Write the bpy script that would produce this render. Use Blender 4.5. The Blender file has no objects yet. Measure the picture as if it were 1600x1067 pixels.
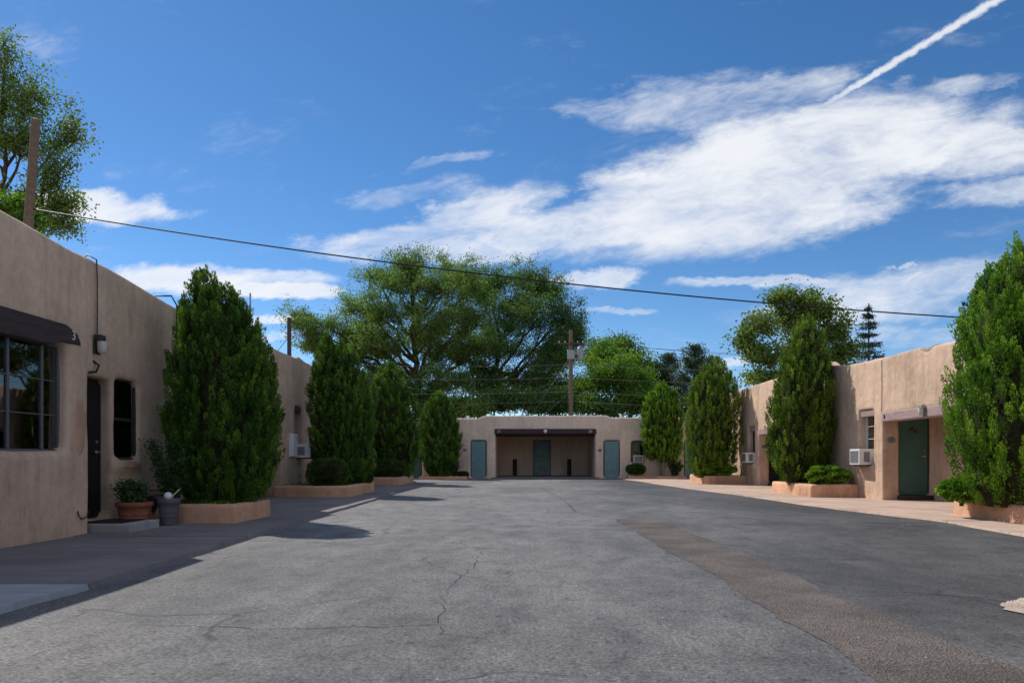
import bpy, bmesh, math, random
import numpy as np
from mathutils import Vector, Matrix, noise as mnoise

R = math.radians
scene = bpy.context.scene
COL = scene.collection

# ------------------------------------------------------------------ camera
EYE = 1.03
FPX = 1111.0
cam_d = bpy.data.cameras.new('camera')
cam = bpy.data.objects.new('camera', cam_d)
COL.objects.link(cam)
cam.location = (0, 0, EYE)
cam.rotation_euler = (R(90), 0, 0)
cam_d.sensor_width = 36.0
cam_d.lens = 36.0 * FPX / 1600.0
cam_d.shift_x = -30.0 / 1600.0
cam_d.shift_y = 183.5 / 1600.0
cam_d.clip_end = 6000
scene.camera = cam

# ------------------------------------------------------------------ view
scene.view_settings.view_transform = 'Standard'
scene.view_settings.look = 'None'
scene.view_settings.gamma = 1.0
scene.view_settings.exposure = 0.68
scene.view_settings.use_curve_mapping = False
scene.render.resolution_x = 1024
scene.render.resolution_y = 682
scene.cycles.max_bounces = 7
scene.cycles.diffuse_bounces = 4
scene.cycles.glossy_bounces = 3
scene.cycles.transmission_bounces = 4
scene.cycles.transparent_max_bounces = 8
scene.cycles.caustics_reflective = False
scene.cycles.caustics_refractive = False

# ------------------------------------------------------------------ sun
TO_SUN = Vector((-0.70, 0.60, 1.0)).normalized()
sun_d = bpy.data.lights.new('sun', 'SUN')
sun_d.energy = 2.75
sun_d.angle = R(0.53)
sun_d.color = (1.0, 0.94, 0.86)
sun = bpy.data.objects.new('sun', sun_d)
COL.objects.link(sun)
sun.location = (-30, 30, 50)
sun.rotation_euler = TO_SUN.to_track_quat('Z', 'Y').to_euler()

# ------------------------------------------------------------------ sky
world = bpy.data.worlds.new('World')
scene.world = world
world.use_nodes = True
world.cycles.sampling_method = 'MANUAL'
world.cycles.sample_map_resolution = 384
nt = world.node_tree
nt.nodes.clear()
def WN(t): return nt.nodes.new(t)
def wl(a, b): nt.links.new(a, b)
def M(op, a, b=None, c=None, clamp=False):
    n = WN('ShaderNodeMath'); n.operation = op; n.use_clamp = clamp
    for i, v in enumerate((a, b, c)):
        if v is None: continue
        if isinstance(v, (int, float)): n.inputs[i].default_value = v
        else: wl(v, n.inputs[i])
    return n.outputs[0]
sky = WN('ShaderNodeTexSky')
sky.sky_type = 'NISHITA'
sky.sun_disc = False
sky.sun_elevation = math.asin(TO_SUN.z)
sky.sun_rotation = math.atan2(TO_SUN.x, TO_SUN.y)
sky.altitude = 2100
sky.air_density = 1.0
sky.dust_density = 0.35
sky.ozone_density = 2.2
tc = WN('ShaderNodeTexCoord')
sep = WN('ShaderNodeSeparateXYZ'); wl(tc.outputs['Generated'], sep.inputs[0])
az = M('ARCTAN2', sep.outputs[0], sep.outputs[1])
el = M('ARCSINE', sep.outputs[2])
def wnoise(sx, sy, ang, scale, detail=6, rough=0.6, off=0.0, dist=0.0):
    ca, sa = math.cos(ang), math.sin(ang)
    u = M('ADD', M('MULTIPLY', az, ca * sx), M('MULTIPLY', el, sa * sx))
    v = M('ADD', M('MULTIPLY', az, -sa * sy), M('MULTIPLY', el, ca * sy))
    cb = WN('ShaderNodeCombineXYZ'); wl(u, cb.inputs[0]); wl(v, cb.inputs[1]); cb.inputs[2].default_value = off
    n = WN('ShaderNodeTexNoise'); n.noise_dimensions = '3D'
    wl(cb.outputs[0], n.inputs['Vector'])
    n.inputs['Scale'].default_value = scale
    n.inputs['Detail'].default_value = detail
    n.inputs['Roughness'].default_value = rough
    n.inputs['Distortion'].default_value = dist
    return n.outputs['Fac']
# bearings on the far sky as tangents, so straight streaks stay straight
ysafe = M('MAXIMUM', sep.outputs[1], 0.25)
ta = M('DIVIDE', sep.outputs[0], ysafe)
te = M('DIVIDE', sep.outputs[2], ysafe)
front = M('GREATER_THAN', sep.outputs[1], 0.5)
def dirang(x, y):
    return (x - 830) / FPX, (717 - y) / FPX
CLOUDS = [  # bearing/elevation of the centre, half length, half height, tilt, weight
    (1280, 240, 340, 92, 11, 1.0), (1150, 330, 310, 84, 8, 1.0), (1490, 228, 220, 58, 0, 1.0), (1350, 190, 200, 60, 9, 0.85),
    (1010, 312, 170, 56, 6, 0.95), (900, 358, 240, 46, 3, 0.85), (740, 332, 140, 42, 12, 0.80), (620, 378, 150, 32, 5, 0.72),
    (720, 392, 260, 22, 0, 0.65), (1050, 160, 140, 42, 10, 0.50), (955, 180, 90, 24, -8, 0.40), (1190, 152, 170, 32, 14, 0.52),
    (1490, 132, 120, 22, 8, 0.50), (1570, 298, 130, 24, 4, 0.52), (700, 256, 80, 11, 12, 0.34), (660, 300, 120, 18, 8, 0.36),
    (1400, 458, 200, 50, 5, 0.62), (1500, 440, 160, 40, 6, 0.62), (1210, 442, 180, 10, 2, 0.66), (940, 436, 110, 16, 3, 0.75), (1500, 520, 170, 26, 2, 0.50),
    (130, 324, 175, 30, -4, 1.0), (290, 442, 180, 26, 0, 1.0), (430, 452, 130, 15, 0, 0.95), (400, 432, 120, 14, 0, 0.6), (412, 494, 50, 8, 0, 0.8),
    (400, 522, 70, 11, 0, 0.55), (1150, 572, 60, 10, 0, 0.7), (1398, 413, 20, 7, 3, 0.55), (980, 484, 60, 6, 0, 0.45),
]
def streak(sx, sy, ang, scale, detail, rough, off, dist):
    ca, sa = math.cos(ang), math.sin(ang)
    u = M('ADD', M('MULTIPLY', ta, ca * sx), M('MULTIPLY', te, sa * sx))
    v = M('ADD', M('MULTIPLY', ta, -sa * sy), M('MULTIPLY', te, ca * sy))
    cb = WN('ShaderNodeCombineXYZ'); wl(u, cb.inputs[0]); wl(v, cb.inputs[1]); cb.inputs[2].default_value = off
    n = WN('ShaderNodeTexNoise'); wl(cb.outputs[0], n.inputs['Vector'])
    n.inputs['Scale'].default_value = scale; n.inputs['Detail'].default_value = detail
    n.inputs['Roughness'].default_value = rough; n.inputs['Distortion'].default_value = dist
    return n.outputs['Fac']
base_n = streak(1.0, 2.4, R(9), 4.5, 9, 0.60, 3.1, 0.3)
fine_n = streak(1.0, 3.2, R(13), 15.0, 9, 0.70, 7.7, 1.1)
warp_a = streak(1.0, 2.0, R(6), 9.0, 6, 0.62, 21.3, 0.0)
warp_e = streak(1.0, 1.6, R(6), 7.0, 6, 0.64, 33.9, 0.0)
ta_w = M('ADD', ta, M('MULTIPLY', M('SUBTRACT', warp_a, 0.5), 0.26))
te_w = M('ADD', te, M('MULTIPLY', M('SUBTRACT', warp_e, 0.5), 0.052))
tot = None
for (x, y, A, B, t, w) in CLOUDS:
    a0, e0 = dirang(x, y)
    A2, B2 = A / FPX, B / FPX
    c, s = math.cos(R(t)), math.sin(R(t))
    du = M('SUBTRACT', ta_w, a0); dv = M('SUBTRACT', te_w, e0)
    p = M('ADD', M('MULTIPLY', du, c / A2), M('MULTIPLY', dv, s / A2))
    q = M('ADD', M('MULTIPLY', du, -s / B2), M('MULTIPLY', dv, c / B2))
    g = M('SUBTRACT', 1.0, M('ADD', M('MULTIPLY', p, p), M('MULTIPLY', q, q)))
    g = M('MULTIPLY', M('MINIMUM', M('MAXIMUM', M('MULTIPLY', g, 1.5), -0.7), 1.0), w)
    tot = g if tot is None else M('SMOOTH_MAX', tot, g, 0.15)
tot = M('SUBTRACT', tot, M('MULTIPLY', M('SUBTRACT', 1.0, front), 9.0))
# unseen part of the sky: denser cirrus added to brighten the shaded walls
rest = wnoise(1.0, 2.5, R(10), 1.6, 3, 0.5, 11.0)
rest_v = M('SUBTRACT', M('MULTIPLY', M('SUBTRACT', rest, 0.41), 5.0), M('MULTIPLY', front, 5.0))
tot = M('MAXIMUM', tot, rest_v)
raw = M('ADD', M('MULTIPLY', tot, 1.36),
        M('ADD', M('MULTIPLY', M('SUBTRACT', base_n, 0.5), 2.9), M('MULTIPLY', M('SUBTRACT', fine_n, 0.5), 1.15)))
mr = WN('ShaderNodeMapRange'); mr.interpolation_type = 'SMOOTHSTEP'
wl(raw, mr.inputs[0]); mr.inputs[1].default_value = -0.15; mr.inputs[2].default_value = 1.75
dens = M('MULTIPLY', mr.outputs[0], 0.93)
# contrail (two pieces of the same line)
def trail(p0, p1, w0, w1, op):
    (a0, e0), (a1, e1) = dirang(*p0), dirang(*p1)
    L = math.hypot(a1 - a0, e1 - e0); ux, uy = (a1 - a0) / L, (e1 - e0) / L
    du = M('SUBTRACT', ta, a0); dv = M('SUBTRACT', te, e0)
    p = M('DIVIDE', M('ADD', M('MULTIPLY', du, ux), M('MULTIPLY', dv, uy)), L)
    q = M('ADD', M('MULTIPLY', du, -uy), M('MULTIPLY', dv, ux))
    nz = streak(1, 1, 0, 70, 5, 0.65, 2.2, 0.0)
    q = M('ADD', q, M('MULTIPLY', M('SUBTRACT', nz, 0.5), 0.011))
    wid = M('ADD', M('MULTIPLY', p, w1 - w0), w0)
    v = M('SUBTRACT', 1.0, M('DIVIDE', M('ABSOLUTE', q), wid))
    v = M('MULTIPLY', v, 1.5, clamp=True)
    ends = M('MULTIPLY', M('MULTIPLY', p, 2.6, clamp=True), M('MULTIPLY', M('SUBTRACT', 1.0, p), 8.0, clamp=True))
    return M('MULTIPLY', M('MULTIPLY', M('MULTIPLY', v, ends), op), front)
t1 = trail((1150, 249), (1660, -62), 0.0040, 0.0086, 0.80)
t2 = trail((945, 390), (1050, 318), 0.0025, 0.0045, 0.5)
dens = M('MAXIMUM', dens, M('MAXIMUM', t1, t2))
up = M('GREATER_THAN', sep.outputs[2], 0.0)
dens = M('MULTIPLY', dens, up)
hs = WN('ShaderNodeHueSaturation')
hs.inputs['Saturation'].default_value = 1.25
hs.inputs['Value'].default_value = 0.77
wl(sky.outputs[0], hs.inputs['Color'])
mix = WN('ShaderNodeMix'); mix.data_type = 'RGBA'
wl(dens, mix.inputs[0]); wl(hs.outputs[0], mix.inputs[6])
mix.inputs[7].default_value = (5.5, 5.6, 5.8, 1)
bg = WN('ShaderNodeBackground'); bg.inputs[1].default_value = 0.105
wl(mix.outputs[2], bg.inputs[0])
wo = WN('ShaderNodeOutputWorld'); wl(bg.outputs[0], wo.inputs[0])

# ================================================================== helpers
rng = np.random.default_rng(7)
random.seed(7)
WM = {}

def P(x, y, Y):
    """a point of the place that stands Y metres ahead, from its bearing and height in the photo"""
    return Vector(((x - 830) / FPX * Y, Y, EYE + (717 - y) / FPX * Y))

def T(x, y, z, rz=0.0):
    return Matrix.Translation((x, y, z)) @ Matrix.Rotation(rz, 4, 'Z')

def link(o, parent=None, frame=None):
    COL.objects.link(o)
    frame = frame if frame is not None else Matrix()
    WM[o] = frame.copy()
    if parent is not None:
        o.parent = parent
        o.matrix_local = WM[parent].inverted() @ frame
    else:
        o.matrix_local = frame
    return o

def tag(o, label=None, cat=None, group=None, kind=None):
    if label: o['label'] = label
    if cat: o['category'] = cat
    if group: o['group'] = group
    if kind: o['kind'] = kind
    return o

def empty(name, frame, label=None, cat=None, group=None, kind=None):
    o = bpy.data.objects.new(name, None)
    o.empty_display_size = 0.2
    link(o, None, frame)
    return tag(o, label, cat, group, kind)

def npmesh(name, V, F, mat, parent=None, frame=None, smooth=False, rnd=None):
    V = np.asarray(V, dtype=np.float32).reshape(-1, 3)
    F = np.asarray(F, dtype=np.int32)
    me = bpy.data.meshes.new(name)
    n, k = F.shape
    me.vertices.add(len(V)); me.vertices.foreach_set('co', V.ravel())
    me.loops.add(n * k); me.loops.foreach_set('vertex_index', F.ravel())
    me.polygons.add(n)
    me.polygons.foreach_set('loop_start', np.arange(0, n * k, k, dtype=np.int32))
    if smooth:
        me.polygons.foreach_set('use_smooth', np.ones(n, dtype=bool))
    if rnd is not None:
        at = me.attributes.new('rnd', 'FLOAT', 'POINT')
        at.data.foreach_set('value', np.asarray(rnd, dtype=np.float32))
    me.update(calc_edges=True)
    me.materials.append(mat)
    o = bpy.data.objects.new(name, me)
    return link(o, parent, frame)

def bmobj(name, bm, mat, parent=None, frame=None, smooth=False):
    me = bpy.data.meshes.new(name)
    bmesh.ops.recalc_face_normals(bm, faces=bm.faces)
    bm.to_mesh(me); bm.free()
    if smooth:
        for p in me.polygons: p.use_smooth = True
    me.materials.append(mat)
    return link(bpy.data.objects.new(name, me), parent, frame)

def add_box(bm, x0, x1, y0, y1, z0, z1, bev=0.0, seg=1):
    m = Matrix.Translation(((x0 + x1) / 2, (y0 + y1) / 2, (z0 + z1) / 2)) @ Matrix.Diagonal((abs(x1 - x0), abs(y1 - y0), abs(z1 - z0), 1))
    r = bmesh.ops.create_cube(bm, size=1.0, matrix=m)
    if bev > 0:
        es = list({e for v in r['verts'] for e in v.link_edges})
        bmesh.ops.bevel(bm, geom=es, offset=bev, segments=seg, affect='EDGES', profile=0.5)

def box(name, x0, x1, y0, y1, z0, z1, mat, parent=None, frame=None, bev=0.0, seg=1):
    bm = bmesh.new(); add_box(bm, x0, x1, y0, y1, z0, z1, bev, seg)
    return bmobj(name, bm, mat, parent, frame)

def lathe(name, prof, mat, parent=None, frame=None, n=24, smooth=True, sx=1.0, sy=1.0):
    V, F = [], []
    for (r, z) in prof:
        for i in range(n):
            a = 2 * math.pi * i / n
            V.append((r * math.cos(a) * sx, r * math.sin(a) * sy, z))
    for j in range(len(prof) - 1):
        for i in range(n):
            F.append((j * n + i, j * n + (i + 1) % n, (j + 1) * n + (i + 1) % n, (j + 1) * n + i))
    return npmesh(name, V, F, mat, parent, frame, smooth)

def tube_arrays(pts, rad, sides=6):
    pts = np.asarray(pts, float); n = len(pts)
    rad = np.broadcast_to(np.asarray(rad, float), (n,))
    V = np.zeros((n, sides, 3)); ref = np.array([0.31, 0.2, 0.93])
    for i in range(n):
        d = pts[min(i + 1, n - 1)] - pts[max(i - 1, 0)]
        d = d / (np.linalg.norm(d) + 1e-9)
        a = np.cross(d, ref)
        if np.linalg.norm(a) < 0.15: a = np.cross(d, [1, 0, 0])
        a /= np.linalg.norm(a); b = np.cross(d, a)
        for k in range(sides):
            t = 2 * math.pi * k / sides
            V[i, k] = pts[i] + rad[i] * (math.cos(t) * a + math.sin(t) * b)
    F = []
    for i in range(n - 1):
        for k in range(sides):
            F.append((i * sides + k, i * sides + (k + 1) % sides, (i + 1) * sides + (k + 1) % sides, (i + 1) * sides + k))
    return V.reshape(-1, 3), np.array(F, dtype=np.int32)

class Tubes:
    def __init__(s): s.V, s.F, s.n = [], [], 0
    def add(s, pts, rad, sides=6):
        v, f = tube_arrays(pts, rad, sides)
        s.V.append(v); s.F.append(f + s.n); s.n += len(v)
    def build(s, name, mat, parent=None, frame=None):
        return npmesh(name, np.concatenate(s.V), np.concatenate(s.F), mat, parent, frame, True)

def tube(name, pts, rad, mat, parent=None, frame=None, sides=6):
    t = Tubes(); t.add(pts, rad, sides)
    return t.build(name, mat, parent, frame)

def text_mesh(name, s, size, mat, parent, frame, depth=0.004):
    cu = bpy.data.curves.new(name, 'FONT'); cu.body = s; cu.size = size; cu.extrude = depth
    cu.align_x = 'CENTER'; cu.align_y = 'CENTER'
    tmp = bpy.data.objects.new('tmp', cu); COL.objects.link(tmp)
    dg = bpy.context.evaluated_depsgraph_get()
    me = bpy.data.meshes.new_from_object(tmp.evaluated_get(dg))
    bpy.data.objects.remove(tmp)
    me.materials.clear(); me.materials.append(mat)
    # text lies in its own xy plane: stand it up facing -y
    me.transform(Matrix.Rotation(R(90), 4, 'X'))
    o = bpy.data.objects.new(name, me)
    return link(o, parent, frame)

# ------------------------------------------------------------------ materials
class Mat:
    def __init__(s, name):
        s.m = bpy.data.materials.new(name); s.m.use_nodes = True
        s.t = s.m.node_tree; s.b = s.t.nodes['Principled BSDF']; s.out = s.t.nodes['Material Output']
        s.tc = s.t.nodes.new('ShaderNodeTexCoord')
    def n(s, t): return s.t.nodes.new(t)
    def l(s, a, b): s.t.links.new(a, b)
    def noise(s, scale, detail=4, rough=0.6, stretch=None, dist=0.0, coord='Object'):
        n = s.n('ShaderNodeTexNoise'); n.inputs['Scale'].default_value = scale
        n.inputs['Detail'].default_value = detail; n.inputs['Roughness'].default_value = rough
        n.inputs['Distortion'].default_value = dist
        src = s.tc.outputs[coord]
        if stretch:
            mp = s.n('ShaderNodeMapping'); mp.inputs['Scale'].default_value = stretch
            s.l(src, mp.inputs[0]); src = mp.outputs[0]
        s.l(src, n.inputs['Vector'])
        return n.outputs['Fac']
    def ramp(s, fac, stops):
        r = s.n('ShaderNodeValToRGB'); s.l(fac, r.inputs[0])
        while len(r.color_ramp.elements) < len(stops): r.color_ramp.elements.new(0.5)
        for e, (p, c) in zip(r.color_ramp.elements, stops):
            e.position = p; e.color = (*c, 1) if len(c) == 3 else c
        return r.outputs[0]
    def mixc(s, fac, a, b, mode='MIX'):
        n = s.n('ShaderNodeMix'); n.data_type = 'RGBA'; n.blend_type = mode
        for i, v in ((0, fac), (6, a), (7, b)):
            if isinstance(v, (int, float)): n.inputs[i].default_value = v
            elif isinstance(v, tuple): n.inputs[i].default_value = (*v, 1)
            else: s.l(v, n.inputs[i])
        return n.outputs[2]
    def math(s, op, a, b=0.0, clamp=False):
        n = s.n('ShaderNodeMath'); n.operation = op; n.use_clamp = clamp
        for i, v in enumerate((a, b)):
            if isinstance(v, (int, float)): n.inputs[i].default_value = v
            else: s.l(v, n.inputs[i])
        return n.outputs[0]
    def bump(s, h, strength, dist):
        b = s.n('ShaderNodeBump'); b.inputs['Strength'].default_value = strength; b.inputs['Distance'].default_value = dist
        s.l(h, b.inputs['Height']); s.l(b.outputs[0], s.b.inputs['Normal'])
    def color(s, c):
        if isinstance(c, tuple): s.b.inputs['Base Color'].default_value = (*c, 1)
        else: s.l(c, s.b.inputs['Base Color'])
    def rough(s, r, spec=0.5):
        s.b.inputs['Roughness'].default_value = r
        s.b.inputs['Specular IOR Level'].default_value = spec

def m_stucco(name, base, var=0.12, streak=0.42, bump=0.7):
    m = Mat(name)
    lo = tuple(c * (1 - var * 1.4) for c in base); hi = tuple(min(1, c * (1 + var)) for c in base)
    big = m.noise(0.7, 5, 0.6)
    c = m.ramp(big, [(0.38, lo), (0.5, base), (0.62, hi)])
    st = m.noise(2.2, 6, 0.65, (2.4, 2.4, 0.28), 0.4)
    dirt = m.ramp(st, [(0.38, (0.70, 0.66, 0.63)), (0.50, (1, 1, 1)), (0.66, (1.1, 1.1, 1.08))])
    c = m.mixc(streak, c, dirt, 'MULTIPLY')
    mid = m.noise(9, 5, 0.6)
    c = m.mixc(0.35, c, m.ramp(mid, [(0.38, (0.80, 0.80, 0.80)), (0.62, (1.14, 1.14, 1.14))]), 'MULTIPLY')
    m.color(c); m.rough(0.92, 0.15)
    h = m.math('ADD', m.math('MULTIPLY', m.noise(5, 4, 0.55), 1.0), m.math('MULTIPLY', m.noise(60, 4, 0.7), 0.22))
    m.bump(h, bump, 0.03)
    return m.m

def m_plain(name, base, rough=0.6, spec=0.4, var=0.12, scale=12, bump=0.0, stretch=None, metal=0.0):
    m = Mat(name)
    f = m.noise(scale, 5, 0.65, stretch)
    m.color(m.ramp(f, [(0.28, tuple(c * (1 - var * 1.5) for c in base)), (0.72, tuple(min(1, c * (1 + var)) for c in base))]))
    m.rough(rough, spec); m.b.inputs['Metallic'].default_value = metal
    if bump: m.bump(f, bump, 0.01)
    return m.m

def m_leaf(name, dark, mid, light, trans=0.3, scale=1.6, rough=0.6, spec=0.16):
    m = Mat(name)
    at = m.n('ShaderNodeAttribute'); at.attribute_name = 'rnd'
    nz = m.noise(scale, 3, 0.6)
    f = m.math('ADD', m.math('MULTIPLY', at.outputs['Fac'], 0.6), m.math('MULTIPLY', nz, 0.45))
    c = m.ramp(f, [(0.22, dark), (0.5, mid), (0.85, light)])
    m.color(c); m.rough(rough, spec)
    tr = m.n('ShaderNodeBsdfTranslucent')
    tcx = m.mixc(1.0, c, (1.25, 1.35, 0.5), 'MULTIPLY')
    m.l(tcx, tr.inputs['Color'])
    mx = m.n('ShaderNodeMixShader'); mx.inputs[0].default_value = trans
    m.l(m.b.outputs[0], mx.inputs[1]); m.l(tr.outputs[0], mx.inputs[2]); m.l(mx.outputs[0], m.out.inputs[0])
    return m.m

def m_glass(name, tint=(0.86, 0.9, 0.9)):
    m = Mat(name)
    gl = m.n('ShaderNodeBsdfGlossy'); gl.inputs['Roughness'].default_value = 0.015
    gl.inputs['Color'].default_value = (0.95, 0.97, 1, 1)
    tr = m.n('ShaderNodeBsdfTransparent'); tr.inputs['Color'].default_value = (*tint, 1)
    fr = m.n('ShaderNodeFresnel'); fr.inputs['IOR'].default_value = 1.52
    f = m.math('MULTIPLY', fr.outputs[0], 1.9, True)
    b = m.n('ShaderNodeBump'); b.inputs['Strength'].default_value = 0.06; b.inputs['Distance'].default_value = 0.01
    m.l(m.noise(1.5, 2, 0.5), b.inputs['Height']); m.l(b.outputs[0], gl.inputs['Normal'])
    mx = m.n('ShaderNodeMixShader'); m.l(f, mx.inputs[0]); m.l(tr.outputs[0], mx.inputs[1]); m.l(gl.outputs[0], mx.inputs[2])
    m.l(mx.outputs[0], m.out.inputs[0])
    return m.m

def m_asphalt():
    m = Mat('asphalt')
    sx = m.n('ShaderNodeSeparateXYZ'); m.l(m.tc.outputs['Object'], sx.inputs[0])
    wob = m.noise(0.5, 4, 0.6)
    # newer seal coat east of the old trench
    e = m.math('ADD', m.math('SUBTRACT', sx.outputs[0], 2.2), m.math('MULTIPLY', m.math('SUBTRACT', wob, 0.5), 4.0))
    seal = m.math('MULTIPLY', m.math('ADD', e, 1.6), 0.33, True)
    blot = m.noise(0.42, 6, 0.62, (1.0, 0.55, 1.0), 0.3)
    old = m.ramp(blot, [(0.36, (0.118, 0.118, 0.122)), (0.5, (0.162, 0.160, 0.163)), (0.64, (0.215, 0.211, 0.208))])
    new = m.ramp(blot, [(0.36, (0.050, 0.051, 0.055)), (0.5, (0.074, 0.075, 0.079)), (0.64, (0.108, 0.107, 0.109))])
    c = m.mixc(seal, old, new)
    mid = m.noise(3.0, 8, 0.74, (1, 0.6, 1))
    c = m.mixc(0.85, c, m.ramp(mid, [(0.36, (0.60, 0.60, 0.62)), (0.50, (1, 1, 1)), (0.64, (1.30, 1.29, 1.27))]), 'MULTIPLY')
    spk = m.noise(48, 5, 0.8)
    c = m.mixc(0.95, c, m.ramp(spk, [(0.36, (0.45, 0.45, 0.47)), (0.5, (1, 1, 1)), (0.64, (1.6, 1.57, 1.52))]), 'MULTIPLY')
    agg = m.noise(24, 4, 0.7)
    c = m.mixc(0.55, c, m.ramp(agg, [(0.38, (0.62, 0.62, 0.63)), (0.5, (1, 1, 1)), (0.62, (1.32, 1.31, 1.29))]), 'MULTIPLY')
    wn = m.n('ShaderNodeTexNoise'); wn.inputs['Scale'].default_value = 1.3; wn.inputs['Detail'].default_value = 6
    m.l(m.tc.outputs['Object'], wn.inputs['Vector'])
    wv = m.n('ShaderNodeMix'); wv.data_type = 'VECTOR'; wv.inputs[0].default_value = 0.35
    m.l(m.tc.outputs['Object'], wv.inputs[4]); m.l(wn.outputs['Color'], wv.inputs[5])
    vo = m.n('ShaderNodeTexVoronoi'); vo.feature = 'DISTANCE_TO_EDGE'; vo.inputs['Scale'].default_value = 0.75
    m.l(wv.outputs[1], vo.inputs['Vector'])
    hair = m.ramp(vo.outputs['Distance'], [(0.003, (0.45, 0.45, 0.46)), (0.010, (1, 1, 1))])
    msk = m.ramp(m.noise(0.55, 4, 0.6), [(0.48, (0, 0, 0)), (0.58, (1, 1, 1))])
    c = m.mixc(msk, c, m.mixc(1.0, c, hair, 'MULTIPLY'))
    pit = m.noise(17, 4, 0.7, (1, 0.7, 1))
    c = m.mixc(0.8, c, m.ramp(pit, [(0.34, (0.30, 0.30, 0.31)), (0.43, (1, 1, 1))]), 'MULTIPLY')
    m.color(c)
    m.rough(0.62, 0.4)
    h = m.math('ADD', m.math('MULTIPLY', m.noise(110, 4, 0.75), 0.55), m.math('MULTIPLY', m.noise(22, 5, 0.7), 0.9))
    m.bump(h, 1.0, 0.022)
    return m.m

def m_trench():
    m = Mat('old_aggregate')
    blot = m.noise(1.2, 5, 0.6)
    c = m.ramp(blot, [(0.36, (0.080, 0.072, 0.067)), (0.64, (0.150, 0.130, 0.118))])
    v = m.n('ShaderNodeTexVoronoi'); v.inputs['Scale'].default_value = 75
    m.l(m.tc.outputs['Object'], v.inputs['Vector'])
    c = m.mixc(0.42, c, m.ramp(v.outputs['Color'], [(0.15, (0.45, 0.44, 0.44)), (0.55, (1, 1, 1)), (0.9, (2.1, 1.95, 1.8))]), 'MULTIPLY')
    m.color(c); m.rough(0.85, 0.25)
    m.bump(v.outputs['Distance'], 0.9, 0.012)
    return m.m

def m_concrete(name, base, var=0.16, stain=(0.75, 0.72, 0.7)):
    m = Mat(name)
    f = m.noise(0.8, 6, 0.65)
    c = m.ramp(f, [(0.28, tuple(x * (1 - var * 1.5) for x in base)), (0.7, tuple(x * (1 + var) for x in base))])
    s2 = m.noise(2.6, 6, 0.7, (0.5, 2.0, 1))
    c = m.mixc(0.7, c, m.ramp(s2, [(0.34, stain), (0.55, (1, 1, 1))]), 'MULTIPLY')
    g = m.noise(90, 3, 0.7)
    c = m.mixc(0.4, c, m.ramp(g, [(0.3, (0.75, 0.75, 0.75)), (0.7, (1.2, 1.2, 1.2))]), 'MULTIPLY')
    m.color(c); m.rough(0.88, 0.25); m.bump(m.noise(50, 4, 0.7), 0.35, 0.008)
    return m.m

def m_wood(name, base, var=0.3):
    m = Mat(name)
    f = m.noise(3.0, 6, 0.7, (6, 0.8, 6), 0.5)
    f2 = m.noise(24, 4, 0.7, (4, 0.5, 5))
    c = m.ramp(f, [(0.3, tuple(x * (1 - var) for x in base)), (0.7, tuple(x * (1 + var) for x in base))])
    c = m.mixc(0.5, c, m.ramp(f2, [(0.35, (0.7, 0.7, 0.7)), (0.6, (1.08, 1.08, 1.08))]), 'MULTIPLY')
    m.color(c); m.rough(0.75, 0.25); m.bump(f2, 0.4, 0.006)
    return m.m

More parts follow.
